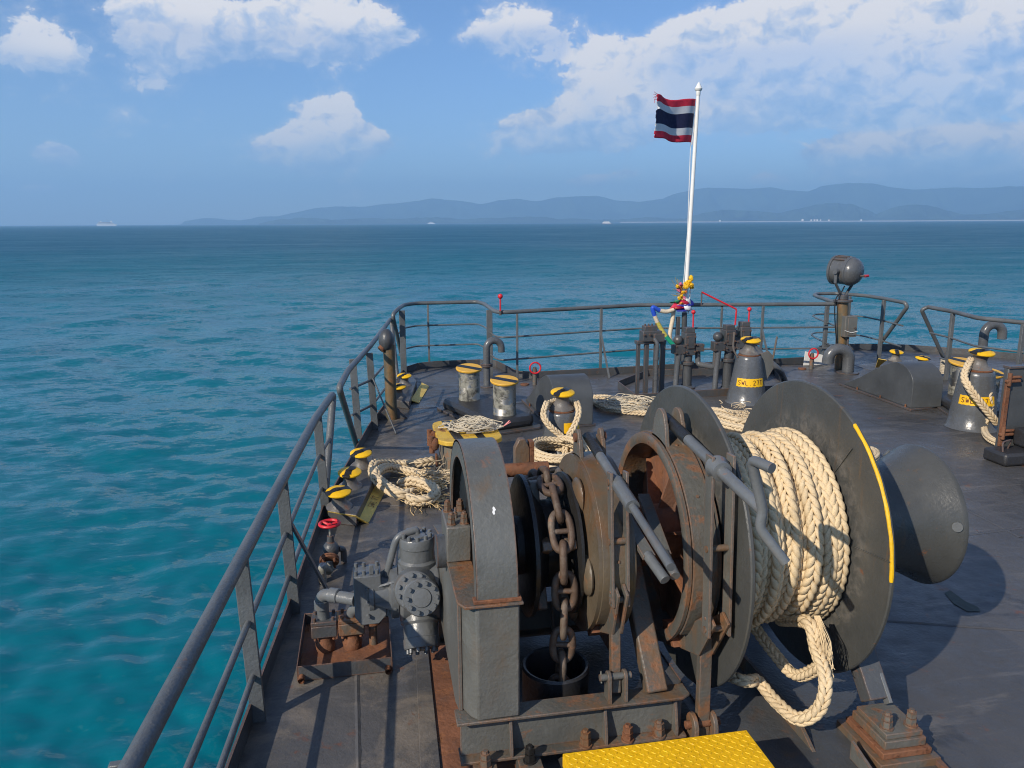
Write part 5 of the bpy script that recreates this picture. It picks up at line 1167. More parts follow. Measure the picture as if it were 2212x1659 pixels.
# ================================================================== DECK HATCH WITH STRIPED LID
def make_hatch():
    zc = .40; c = (P(942, 950, zc)+P(1085, 950, zc))/2; x0 = P(945, 948, zc).x; x1 = P(1088, 946, zc).x; y0 = P(1015, 953, zc).y; y1 = P(1015, 905, zc).y
    e = E('deck_hatch', 'small raised hatch with rusty yellow and black striped lid', 'hatch', ((x0+x1)/2, (y0+y1)/2, 0))
    def rr(a0, a1, b0, b1, r, n=5):
        out = []
        for (cx, cy, s) in ((a1-r, b0+r, -90), (a1-r, b1-r, 0), (a0+r, b1-r, 90), (a0+r, b0+r, 180)):
            for k in range(n+1): t = R(s+90*k/n); out.append((cx+r*math.cos(t), cy+r*math.sin(t)))
        return out
    MB().prism(rr(x0+.06, x1-.05, y0+.06, y1-.06, .14), (0, 0, 0), X_, Y_, .002, zc-.05).build('coaming', M_HATCH, e, bevel=.004)
    lid = MB().prism(rr(x0, x1, y0, y1, .16), (0, 0, 0), X_, Y_, zc-.048, zc).build('lid', M_HATCHLID, e, bevel=.008)
    for (t0, t1) in ((.02, .0), ):
        pass
    L_ = x1-x0
    for k, (a, b) in enumerate(((.26, .40), (.62, .74))):
        poly = [(x0+L_*a, y0+.03), (x0+L_*b, y0+.03), (x0+L_*(b-.10), y1-.03), (x0+L_*(a-.10 if a > .1 else a), y1-.03)]
        MB().prism(poly, (0, 0, 0), X_, Y_, zc+.001, zc+.003).build('black_stripe', M_BLACK, lid)
    for y in (y0+.14, y0+.42):
        m = MB().sph((x0-.03, y, zc-.05), .055, 10, (.9, .8, 1.3)).cyl((x0-.06, y, zc-.14), (x0-.06, y, zc+.03), .028, n=10); hg = m.build('dog_clip', M_RUST, e)
    MB().cyl((x0-.02, y0+.1, .0), (x0-.02, y0+.1, .26), .012, n=8).build('dog_rod', M_RUST, e)
    # heaving line dumped on the lid
    m = MB(); rng = random.Random(9); cx, cy = x0+L_*.60, y0+.55*(y1-y0)
    for k in range(44):
        pts = []; a0 = rng.uniform(0, 6.28); rx = rng.uniform(.16, .36)*L_/.9; ry = rng.uniform(.06, .24); ox = cx+rng.uniform(-.08, .08); oy = cy+rng.uniform(-.10, .10); tl = rng.uniform(-.25, .25)
        for j in range(15):
            t = a0+j*.42; px = rx*math.cos(t)*(1+.12*math.sin(3*t+k)); py = ry*math.sin(t)*(1+.2*math.cos(2*t+k)); hump = .10*math.exp(-((px)/.22)**2)*rng.uniform(.5, 1.0)
            pts.append((ox+px*math.cos(tl)-py*math.sin(tl), oy+px*math.sin(tl)+py*math.cos(tl), zc+.012+hump*rng.uniform(.2, 1)))
        m.tube(smooth_path(pts, 3), .0055, 5)
    m.tube(smooth_path([(x1-.12, y0+.5, zc+.03), (x1+.0, y0+.42, zc+.02), (x1+.06, y0+.40, zc+.03)], 4), .010, 6)
    o = m.build('heaving_line', M_LINE, None, loc=(cx, cy, zc)); tag(o, 'tangle of thin beige heaving line piled on the striped hatch lid', 'line')
    t_ = Vector((x1+.06, y0+.40, zc+.03)); m = MB()
    for k in range(7): m.tube([t_, t_+Vector((.05+.03*rng.random(), rng.uniform(-.03, .03), .03+.05*rng.random()))], .005, 4)
    m.build('pink_tail', simple('pink_yarn', (.75,.30,.28), .8, .2, 40), o)
M_HATCH = paint('hatch_side', (.16,.15,.12), .5, .45, 7, .5, stain=(.25,.14,.05), stain_amt=.5)
M_HATCHLID = paint('hatch_lid_yellow', (.66,.42,.05), .55, .48, 5, .5, var=.2, stain=(.30,.16,.05), stain_amt=.4)
make_hatch()
# ================================================================== PIPES AND VENTS
def gooseneck(label, base, h, r, side, drop, span, mat=None, collar=None):
    e = E('gooseneck_vent', label, 'vent pipe', base); b = Vector(base); n = 12; pts = [b, b+Z_*(h-span/2)]
    d = Vector(side).normalized(); c = b+Z_*(h-span/2)+d*span/2
    for k in range(1, n+1):
        t = math.pi*(1-k/n); pts.append(c+d*math.cos(t)*span/2+Z_*math.sin(t)*span/2)
    pts.append(pts[-1]-Z_*drop)
    MB().tube(pts, r, 18).build('pipe', mat or M_GREYGLOSS, e, sharp=60)
    MB().lathe([(r*1.9, .002), (r*1.9, .018), (r*1.05, .03)], b, Z_, 20).build('base_flange', M_DARK, e)
    if collar:
        MB().cyl(b+Z_*collar, b+Z_*(collar+.022), r*1.7, n=20).build('collar', M_DARK, e, bevel=.003); MB().cyl(b+Z_*(collar+.026), b+Z_*(collar+.048), r*1.7, n=20).build('collar', M_DARK, e, bevel=.003)
    MB().lathe([(r*.86, -.003), (.0, -.003)], pts[-1], Z_, 16).build('dark_mouth', M_BLACK, e)
    return e
gooseneck('tall gooseneck vent pipe by the bow rail behind the twin bollard', P(1052, 836, 0), .74, .055, (1, .1, 0), .07, .24, collar=.33)
gooseneck('gooseneck vent pipe at far right beside the starboard railing', P(2113, 832, 0), .96, .068, (1, -.1, 0), .08, .30)
gooseneck('low wide gooseneck pipe at the foot of the searchlight post', P(1831, 806, 0), .42, .095, (-1, .15, 0), .06, .36)
def rusty_vent():
    b = P(846, 905, 0); e = E('vent_pipe', 'tall rusty vent pipe with rounded grey hood beside the port railing', 'vent pipe', b); h = 1.0
    MB().cyl(b, b+Z_*h, .075, n=20).build('pipe', M_VENT, e)
    MB().sph(b+Vector((-.03, 0, h+.06)), .12, 16, (.85, 1.1, 1.25)).build('hood', M_DARK, e)
    MB().cyl(b+Vector((-.11, -.05, h-.06)), b+Vector((-.05, -.02, h-.0)), .05, n=12).build('hood_lip', M_RUST, e)
    for s in (-1, 1): MB().prism([(0, 0), (.14, 0), (0, .16)], b+Vector((.07 if s > 0 else -.07, 0, .002)), Vector((s, 0, 0)), Z_, -.006, .006).build('gusset', M_DARK, e)
M_VENT = paint('rusty_pipe_paint', (.09,.085,.06), .4, .42, 6, .5, stain=(.22,.12,.04), stain_amt=.6)
rusty_vent()
def sounding_pipe(label, base, top_px, y_off=0):
    e = E('sounding_pipe', label, 'pipe', base, 'short sounding pipes with red rings'); b = Vector(base)
    MB().cyl(b, b+Z_*.26, .035, n=14).cyl(b+Z_*.26, b+Z_*.285, .028, n=12).build('stub', M_BROWNGREY, e)
    c = b+Vector((0, .0, .25)); MB().tube([c+Vector((math.cos(t*2*math.pi/24)*.088, -.04, math.sin(t*2*math.pi/24)*.088+.03)) for t in range(24)], .0135, 8, closed=True).build('red_ring', M_RED, e)
    MB().lathe([(.0,.002),(.07,.002),(.07,.02),(0,.022)], b+Vector((-.16, .02, 0)), Z_, 16).build('deck_plug', M_RUST, e)
sounding_pipe('short sounding pipe with red ring in front of the bow rail at left', P(1155, 831, 0), None)
sounding_pipe('short sounding pipe with red ring before the white board at right', P(1752, 797, 0), None)
def white_board():
    b = P(1738, 788, .02); y = 12.78; a = PY(1735, 788, y); c = PY(1782, 788, y); t = PY(1740, 759, y); t2 = PY(1775, 766, y)
    e = E('white_board', 'small white steel board with rusting edges outside the bow rail', 'sign', (a.x, y, .02))
    MB().prism([(0, -.05), (c.x-a.x+.12, -.05), (c.x-a.x+.10, .10), (t2.x-a.x, t2.z-a.z), (.02, t.z-a.z)], (a.x, y, a.z), X_, Z_, -.006, .006).build('plate', M_WHITERUST, e, bevel=.002)
    MB().box2((a.x+.15, y-.02, -.2), (a.x+.19, y-.007, .16)).build('stay', M_DARK, e)
white_board()
# ================================================================== CONTROL VALVE STANDS AT THE BOW
def hexlump(e, c, s, mat, name='valve_body'):
    """a cast valve block: stepped boxes with bolts"""
    c = Vector(c)
    MB().box(c, (.15*s, .16*s, .30*s)).box(c+Vector((0, 0, .17*s)), (.12*s, .13*s, .08*s)).box(c+Vector((0, 0, -.19*s)), (.11*s, .12*s, .08*s)).box(c+Vector((0, -.085*s, .02*s)), (.10*s, .03*s, .20*s))
    m = MB().box(c, (.15*s, .16*s, .30*s)); o = m.build(name, mat, e, bevel=.008*s)
    MB().box(c+Vector((0, 0, .185*s)), (.125*s, .13*s, .07*s)).build('valve_bonnet', mat, o, bevel=.006*s)
    MB().box(c+Vector((.0, -.09*s, .03*s)), (.10*s, .02*s, .17*s)).build('valve_cover', mat, o, bevel=.004*s)
    for a in (-1, 1):
        for z in (-.10, .0, .10): bolt(o, c+Vector((a*.055*s, -.082*s, z*s)), -Y_, 1.0*s, mat, 'cap')
    return o
def side_block(e, c, d, mat):
    c = Vector(c); o = MB().box(c, d).build('port_block', mat, e, bevel=.006)
    for a in (-1, 1):
        for b in (-1, 1): bolt(o, c+Vector((a*d[0]*.36, -d[1]/2, b*d[2]*.36)), -Y_, .9, mat, 'cap')
    return o
def lever(e, base, top, mat=None):
    MB().cyl(base, top, .012, n=8).build('lever', mat or M_RED, e); MB().sph(top, .034, 12).build('lever_knob', M_RED, e)
def valve_stands():
    # A: slatted twin-leg stand
    y = P(1392, 848, 0).y; a = PY(1378, 848, y); b = PY(1420, 848, y); ht = PY(1400, 738, y).z; cx = (a.x+b.x)/2
    e = E('valve_stand', 'twin legged grey valve stand left of the flagpole foot', 'valve stand', (cx, y, 0), 'hydraulic valve stands at the bow')
    for x, w in ((a.x-.015, .05), (a.x+.115, .065), (b.x+.06, .075), (b.x-.05, .05)): MB().box2((x-w/2, y-.03, .0), (x+w/2, y+.03, ht-.02)).build('leg', M_DARK, e, bevel=.004)
    MB().box2((a.x-.05, y-.05, ht-.03), (b.x+.10, y+.08, ht+.02)).build('top_plate', M_DARK, e, bevel=.004)
    c = Vector((cx+.02, y, ht+.09)); o = MB().box(c, (.30, .18, .16)).build('valve_body', M_DARK, e, bevel=.012)
    MB().box(c+Vector((-.02, 0, .11)), (.20, .14, .09)).build('valve_bonnet', M_DARK, o, bevel=.01); MB().box(c+Vector((.09, -.10, -.02)), (.17, .05, .12)).build('valve_cover', M_DARK, o, bevel=.006)
    for k in range(4): bolt(o, c+Vector((-.14+k*.09, -.09, .03)), -Y_, 1.3, M_DARK, 'cap'); bolt(o, c+Vector((-.10+k*.055, -.02, .155)), Z_, 1.1, M_DARK, 'cap')
    MB().tube(fillet([c+Vector((.02, -.10, -.03)), c+Vector((.06, -.14, -.10)), Vector((cx+.07, y-.14, ht-.25)), Vector((cx+.07, y-.14, .0))], .06, 5), .030, 12).build('pipe', M_GREYGLOSS, e, sharp=60)
    for z in (.22, .52): MB().cyl((cx+.07, y-.14, z), (cx+.07, y-.14, z+.05), .037, n=14).build('pipe_collar', M_GREYGLOSS, e)
    # B, C, D: pipe column stands
    stands = [('control valve stand right below the flower garland', (1487, 838), 742, 1.0, (1497, 700), (1498, 674)), ('control valve stand carrying the long red crank', (1573, 842), 735, .95, None, None), ('control valve stand with red knob lever just left of the pedestal roller', (1606, 838), 728, .95, (1616, 700), (1619, 668))]
    info = []
    for k, (lab, bp, vy, s, l0, l1) in enumerate(stands):
        b = P(bp[0]-4, bp[1], 0); y = b.y; v = PY(bp[0], vy, y)
        e = E('valve_stand', lab, 'valve stand', b, 'hydraulic valve stands at the bow')
        MB().cyl(b, Vector((b.x, y, v.z-.30)), .075, .07, n=18).build('column', M_DARK, e)
        MB().lathe([(.13,.002),(.13,.02),(.085,.05)], b, Z_, 20).build('base_flange', M_DARK, e)
        MB().cyl((b.x, y, v.z-.33), (b.x, y, v.z-.28), .10, n=16).build('column_flange', M_DARK, e, bevel=.005)
        MB().cyl((b.x, y, v.z-.28), (b.x+.01, y, v.z-.18), .065, n=14).build('neck', M_DARK, e)
        o = hexlump(e, v, 1.15*s, M_DARK); info.append((e, b, v, y))
        side_block(e, v+Vector((-.17, -.02, -.08)), (.18, .15, .14), M_DARK); side_block(e, v+Vector((.16, -.02, -.06)), (.14, .13, .12), M_DARK)
        MB().sph(v+Vector((-.17, 0, .06)), .075, 14).build('check_valve', M_DARK, e)
        if l0: lever(e, PY(l0[0], l0[1]+12, y), PY(l1[0], l1[1], y))
        px = v.x-.17; MB().tube([Vector((px, y-.05, v.z-.14)), Vector((px-.03, y-.06, v.z-.45)), Vector((px-.06, y-.10, .02))], .042, 14).build('pipe', M_GREYGLOSS, e, sharp=60)
    e, b, v, y = info[0]; v2 = info[1][2]
    MB().tube(fillet([v+Vector((.16, 0, -.12)), v+Vector((.17, 0, -.33)), Vector((v2.x-.20, info[1][3], v.z-.34)), Vector((v2.x-.19, info[1][3], v2.z-.16))], .06, 6), .042, 14).build('link_pipe', M_GREYGLOSS, e, sharp=60)
    e, b, v, y = info[1]
    pts = [PY(1588, 702, y), PY(1591, 668, y), PY(1516, 631, y+.05)]
    MB().tube(fillet(pts, .02, 3), .013, 8).build('crank', M_RED, e); MB().cyl(PY(1516, 630, y+.05), PY(1515, 660, y+.05), .011, n=8).build('crank_arm', M_DARK, e)
    e, b, v, y = info[2]
    MB().tube(fillet([v+Vector((.13, 0, -.10)), PY(1650, 772, y-.1), PY(1685, 800, y-.2), P(1697, 828, .02)], .15, 7), .05, 14).build('hose', M_GREYGLOSS, e, sharp=60)
    # deck save-all round the stands
    e = E('save_all', 'low steel save-all coaming on deck around the bow valve stands', 'tray', (P(1500, 850, 0).x, P(1500, 850, 0).y, 0))
    c = [P(1335, 838, 0), P(1372, 868, 0), P(1700, 846, 0), P(1672, 808, 0), P(1400, 812, 0)]
    for i in range(len(c)):
        a, b = c[i], c[(i+1) % len(c)]; MB().bar(Vector((a.x, a.y, .055)), Vector((b.x, b.y, .055)), .11, .012, up=Z_).build('coaming_wall', M_DARK, e, bevel=.002)
    # lever clipped to the rail at left
    p0 = P(1081, 674, 1.15); e = E('lever_rod', 'thin red lever with round knob rising above the bow rail at left', 'lever', p0)
    MB().cyl(p0-Vector((0, 0, .05)), p0+Vector((0, 0, .24)), .013, n=8).build('rod', M_RED, e); MB().sph(p0+Vector((0, 0, .25)), .042, 12).build('knob', M_RED, e)
    MB().cyl(p0-Vector((.0, 0, .05)), p0+Vector((0, 0, .02)), .02, n=8).build('socket', M_DARK, e)
valve_stands()
# ================================================================== FLAGPOLE, FLAG, GARLANDS
M_FLAGR = simple('flag_red', (.56,.03,.06), .8, .15, 20, spec=.2); M_FLAGW = simple('flag_white', (.60,.61,.63), .8, .05, 20, spec=.2); M_FLAGB = simple('flag_navy', (.020,.024,.065), .8, .2, 20, spec=.2)
for m_ in (M_FLAGR, M_FLAGW, M_FLAGB):
    b = m_.node_tree.nodes['Principled BSDF']; b.inputs['Transmission Weight'].default_value = 0.0; b.inputs['Subsurface Weight'].default_value = 0.0
def flagpole():
    y = 12.55; lo = PY(1478, 690, y); top = PY(1508, 207, y); foot = Vector((PY(1463, 832, y).x+.05, y, 0))
    e = E('flagpole', 'slim white flagpole rising from the bow with pointed finial', 'flagpole', foot)
    MB().cyl(lo, top, .034, .030, n=16).build('pole', M_WHITE, e)
    d = (top-lo).normalized(); MB().lathe([(.030,0),(.036,.01),(.036,.07),(.055,.085),(.062,.11),(.045,.14),(.02,.19),(.0,.215)], top, d, 18).build('finial', M_WHITE, e)
    MB().box2((foot.x-.11, y-.03, 0), (foot.x-.05, y+.03, lo.z+.05)).build('socket_bar', M_DARK, e, bevel=.004); MB().cyl(Vector((lo.x+.02, y, 0)), lo+Vector((.0, 0, .12)), .045, n=16).build('socket_pipe', M_DARK, e)
    MB().cyl(lo+Vector((.06, -.02, .10)), lo+Vector((.085, -.02, .62)), .012, n=8).build('side_rod', M_WHITE, e)
    hp = [top+Vector((-.045, 0, -.12)), PY(1494, 320, y)+Vector((-.02, 0, 0)), PY(1489, 500, y)+Vector((-.03, 0, 0)), lo+Vector((-.05, 0, .3))]
    MB().tube(hp, .006, 5).build('halyard', M_WHITE, e)
    # flag
    A = PY(1503, 216, y); B = PY(1492, 310, y); C = PY(1412, 207, y-.52); D = PY(1409, 296, y-.52); nu, nv = 36, 30; V = []; F = []; MI = []
    rng = random.Random(2)
    for i in range(nu+1):
        u = i/nu
        for j in range(nv+1):
            v = j/nv; top_ = A.lerp(C, u); bot = B.lerp(D, u); p = top_.lerp(bot, v)
            rip = .038*math.sin(u*8.0+v*.9)*(.4+.8*u)+.010*math.sin(u*15-v*2.4); p += Vector((.62*rip, -.78*rip, .022*math.sin(u*9+v*2)*(u)+.018*math.sin(u*5+2)))
            if i == nu: p += Vector((rng.uniform(-.012, .02)+(.06 if 8 < j < 11 else 0), rng.uniform(-.01, .01), 0))
            V.append(p)
    st = [0, 1, 2, 2, 1, 0]
    for i in range(nu):
        for j in range(nv):
            F.append((i*(nv+1)+j, (i+1)*(nv+1)+j, (i+1)*(nv+1)+j+1, i*(nv+1)+j+1)); MI.append(st[min(5, int(j/nv*6))])
    me = bpy.data.meshes.new('flag'); o_ = A; me.from_pydata([list(p-o_) for p in V], [], F)
    for m_ in (M_FLAGR, M_FLAGW, M_FLAGB): me.materials.append(m_)
    me.polygons.foreach_set('material_index', MI)
    for p in me.polygons: p.use_smooth = True
    f = bpy.data.objects.new('flag', me); COL.objects.link(f); f.location = A; tag(f, 'red white and blue striped flag with frayed edge flying from the pole', 'flag'); ORG[f.name] = Vector(A)
    sd_ = f.modifiers.new('thick', 'SOLIDIFY'); sd_.thickness = .002
    MB().tube([A+Vector((.02, 0, .02)), B+Vector((.02, 0, -.02))], .010, 6).build('hoist_hem', M_FLAGW, f)
    # loose threads at the torn corner
    m = MB()
    for k in range(5):
        c_ = V[nu*(nv+1)+k]; m.tube([c_+Vector((.03, .02, 0)), c_+Vector((-.02-.02*rng.random(), -.01, .02*rng.random())), c_+Vector((-.04-.03*rng.random(), -.02, .03-.02*k))], .004, 4)
    m.build('loose_threads', M_FLAGR, f)
    return y
FY = flagpole()
def garlands():
    y = FY-.06; c = PY(1476, 622, y)
    e = E('flower_garland', 'bunch of yellow and pink flowers and ribbons tied to the flagpole', 'garland', c); rng = random.Random(5)
    cols = {'yellow': simple('marigold', (.80,.48,.02), .8, .2, 40), 'pink': simple('pink_flower', (.60,.14,.25), .8, .2, 40), 'orange': simple('orange_flower', (.75,.25,.05), .8, .2, 40), 'cream': simple('cream_flower', (.75,.65,.45), .8, .15, 40)}
    def blob(px, py, r, mat):
        q = PY(px, py, y+rng.uniform(-.06, .06)); m = MB()
        for k in range(12):
            a = rng.uniform(0, 6.28); z = rng.uniform(-1, 1); d = Vector((math.cos(a)*math.sqrt(1-z*z), math.sin(a)*math.sqrt(1-z*z), z)); u, v, w = frame(d); p = q+d*r*.6
            m.add([p-u*r*.5, p+v*r*.45, p+u*r*.5, p-v*r*.45, p+d*r*.35], [(0, 1, 4), (1, 2, 4), (2, 3, 4), (3, 0, 4), (3, 2, 1, 0)])
        m.sph(q, r*.55, 8); m.build('flower', cols[mat], e, sharp=0)
    for k in range(16): blob(rng.uniform(1479, 1495), rng.uniform(598, 622), .045, 'yellow')
    for k in range(20): blob(rng.uniform(1463, 1480), rng.uniform(612, 645), .038, rng.choice(['pink', 'orange', 'cream', 'yellow']))
    for k in range(8): blob(rng.uniform(1470, 1482), rng.uniform(635, 655), .035, rng.choice(['cream', 'orange', 'yellow']))
    m = MB()
    for k in range(14):
        q = PY(rng.uniform(1462, 1476), rng.uniform(615, 640), y); m.tube([q, q+Vector((rng.uniform(-.16, .02), rng.uniform(-.05, .05), rng.uniform(-.02, .18)))], .004, 4)
    m.build('dry_stalks', simple('dry_stalk', (.35,.28,.10), .9, .2, 40), e)
    def ribbon_piece(pts, w, mat, name):
        m = MB(); V = []
        for i, (px, py) in enumerate(pts):
            q = PY(px, py, y-.04+.03*math.sin(i*2.1)); V += [q+Vector((-w, .02*math.sin(i*3), 0)), q+Vector((0, -.03*math.cos(i*2.2), 0)), q+Vector((w, .02*math.cos(i*3), 0))]
        n = len(pts); m.add(V, [(3*i+j, 3*i+j+1, 3*i+4+j, 3*i+3+j) for i in range(n-1) for j in range(2)]); o = m.build(name, mat, e)
        s_ = o.modifiers.new('thick', 'SOLIDIFY'); s_.thickness = .003
    RB = simple('ribbon_blue', (.03,.04,.35), .6, .1, 20); RR_ = simple('ribbon_red', (.55,.02,.06), .6, .1, 20); RW = simple('ribbon_white', (.8,.8,.82), .6, .05, 20); RG = simple('ribbon_green', (.02,.25,.12), .6, .1, 20); RY = simple('ribbon_gold', (.70,.50,.12), .6, .1, 20)
    ribbon_piece([(1474, 648), (1468, 655), (1462, 662), (1458, 668)], .10, RR_, 'ribbon'); ribbon_piece([(1484, 646), (1490, 652), (1493, 660)], .06, RB, 'ribbon'); ribbon_piece([(1476, 658), (1472, 667), (1478, 673)], .12, RB, 'ribbon')
    ribbon_piece([(1483, 645), (1484, 655), (1485, 662), (1488, 670)], .065, RW, 'ribbon'); ribbon_piece([(1466, 648), (1456, 655), (1450, 652)], .05, RG, 'ribbon'); ribbon_piece([(1474, 645), (1470, 655), (1463, 666)], .04, RY, 'ribbon'); ribbon_piece([(1477, 650), (1478, 660), (1472, 666)], .09, RR_, 'ribbon')
    # bead garland hung on the rail
    g_ = E('bead_garland', 'blue cream yellow and green bead garland hanging in a loop from the rail', 'garland', PY(1432, 690, y))
    path = [(1455,669),(1440,673),(1425,671),(1412,664),(1410,668),(1414,682),(1420,696),(1428,710),(1438,726),(1450,740),(1463,752)]; back = [(1455,669),(1453,690),(1449,710),(1447,728),(1452,742),(1462,756)]
    cm = [(0, 2, 'cream'), (2, 5, 'blue'), (5, 6, 'cream'), (6, 8, 'gold'), (8, 10, 'green')]; mats = {'cream': simple('bead_cream', (.66,.55,.40), .6, .25, 90), 'blue': simple('bead_blue', (.02,.08,.50), .5, .25, 90), 'gold': simple('bead_gold', (.55,.48,.10), .5, .3, 90), 'green': simple('bead_green', (.02,.35,.20), .5, .25, 90)}
    for a, b, k in cm:
        pts = smooth_path([PY(x, z_, y-.05) for x, z_ in path[a:b+1]], 5); MB().tube(pts, .036, 10).build('bead_string', mats[k], g_)
    MB().tube(smooth_path([PY(x, z_, y+.02) for x, z_ in back], 5), .036, 10).build('bead_string', mats['cream'], g_)
garlands()
# ================================================================== SEARCHLIGHT
def searchlight():
    b = P(1815, 798, 0); y = b.y; e = E('searchlight', 'round grey searchlight on a yoke atop the rail post at right', 'searchlight', b)
    t = PY(1821, 648, y); MB().cyl(b, t, .095, n=20).build('post', M_VENT, e); MB().cyl(t-Z_*.03, t+Z_*.01, .16, n=22).cyl(t+Z_*.01, t+Z_*.09, .085, n=18).build('swivel_head', M_DARK, e, bevel=.005)
    for z in (.35, .8): MB().cyl(b+Z_*z, b+Z_*(z+.04), .12, n=18).build('post_clamp', M_DARK, e)
    c = PY(1827, 585, y); s = c-t
    fwd = Vector((-.42, .90, .05)).normalized(); rear = -fwd
    rt = fwd.cross(Z_).normalized()
    MB().lathe([(.0,-.28),(.11,-.268),(.185,-.225),(.228,-.16),(.232,-.115),(.244,-.11),(.244,-.08),(.232,-.075),(.232,.16),(.252,.165),(.252,.205),(.232,.21),(.22,.20),(.0,.19)], c, fwd, 32).build('lamp_drum', M_GREYGLOSS, e)
    MB().lathe([(.0,.212),(.23,.206)], c, fwd, 28).build('lens', simple('lamp_glass', (.3,.32,.33), .1, .05, 5), e)
    for k in range(5):
        a = R(50+20*k); d = rt*math.cos(a)+Z_*math.sin(a); MB().bar(c+d*.240-fwd*.05, c+d*.240+fwd*.15, .03, .02, up=d).build('cooling_fin', M_DARK, e)
    for s_ in (-1, 1):
        MB().bar(c+rt*s_*.285+Z_*.05, c+rt*s_*.285-Z_*.20, .05, .018, up=fwd).build('yoke_arm', M_GREYGLOSS, e, bevel=.003); MB().bar(c+rt*s_*.285-Z_*.19, t+rt*s_*.05+Z_*.07, .05, .018, up=fwd).build('yoke_arm', M_GREYGLOSS, e, bevel=.003)
        MB().cyl(c+rt*s_*.25, c+rt*s_*.32, .045, n=14).build('pivot', M_GREYGLOSS, e)
    q = c+rear*.27-Z_*.06; MB().cyl(q, q+rear*.06+rt*.05, .016, n=8).build('handle_stem', M_DARK, e); MB().cyl(q+rear*.05+rt*.04, q+rear*.05+rt*.15, .024, n=10).build('handle_grip', M_RED, e)
    MB().tube(smooth_path([c-Z_*.26, c-Z_*.36-rt*.08, t-rt*.22+Z_*.02, t-rt*.2-Z_*.3, b-rt*.15+Z_*.4], 6), .011, 6).build('cable', M_BLACK, e)
    bx = PY(1834, 705, y-.14); o = MB().box(bx, (.22, .12, .36)).build('switch_box', M_GREY, e, bevel=.01); MB().box(bx+Vector((.02, -.065, 0)), (.17, .015, .30)).build('box_door', M_GREY, o, bevel=.004); MB().cyl(bx+Vector((.06, -.07, -.02)), bx+Vector((.06, -.10, -.02)), .018, n=10).build('box_knob', M_DARK, o)
    MB().cyl(bx-Z_*.18, bx-Z_*.34, .018, n=8).build('conduit', M_DARK, e); MB().tube([bx+Vector((-.12, -.07, -.06)), bx+Vector((0, -.085, -.10)), bx+Vector((.12, -.07, -.08))], .006, 5).build('white_tie', M_WHITE, e)
searchlight()
# ================================================================== RIGHT HAND EDGE
def right_edge():
    b = P(2156, 985, 0); y = b.y; zt = PY(2168, 795, y).z; x0 = b.x
    e = E('steel_door', 'tall dark grey steel door leaf with rusty hinges at the right picture edge', 'door', (x0+.6, y+.4, 0))
    MB().box2((x0, y, .012), (x0+1.6, y+.07, zt)).build('leaf', M_GREYFLAT, e, bevel=.015)
    MB().box2((x0-.005, y-.02, zt-.01), (x0+1.6, y+.08, zt+.015)).build('top_rim', M_DARK, e, bevel=.004)
    for z in (.26, .86):
        zc = zt*z; m = MB().box((x0+.03, y-.04, zc), (.17, .05, .034)).box((x0-.02, y-.05, zc+.05), (.26, .05, .04)); 
        MB().box((x0+.03, y-.04, zc), (.17, .05, .034)).build('hinge', M_RUST, e, bevel=.01); MB().box((x0+.05, y-.045, zc+.042), (.15, .04, .028)).build('hinge', M_RUST, e, bevel=.01)
        MB().cyl((x0-.02, y-.05, zc-.05), (x0-.02, y-.05, zc+.09), .022, n=10).build('hinge_pin', M_RUST, e)
    MB().box2((x0-.035, y-.035, .12), (x0+.02, y-.002, zt*.86)).build('hinge_post', M_RUST, e, bevel=.006)
    f = P(2170, 1010, 0); g_ = E('fender_block', 'black rubbery block with a wire handle below the steel door at right edge', 'block', (f.x+.5, f.y+.2, 0))
    MB().box2((f.x, f.y, .002), (f.x+1.3, f.y+.32, .14)).build('lower_block', M_BLACKRUBBER, g_, bevel=.03); MB().box2((f.x+.35, f.y+.08, .142), (f.x+1.3, f.y+.32, .34)).build('upper_block', M_BLACKRUBBER, g_, bevel=.03)
    MB().tube(fillet([(f.x+.05, f.y+.1, .14), (f.x+.05, f.y+.12, .24), (f.x+.20, f.y+.16, .25), (f.x+.2, f.y+.2, .14)], .04, 4), .009, 6).build('wire_handle', M_DARK, g_)
right_edge()
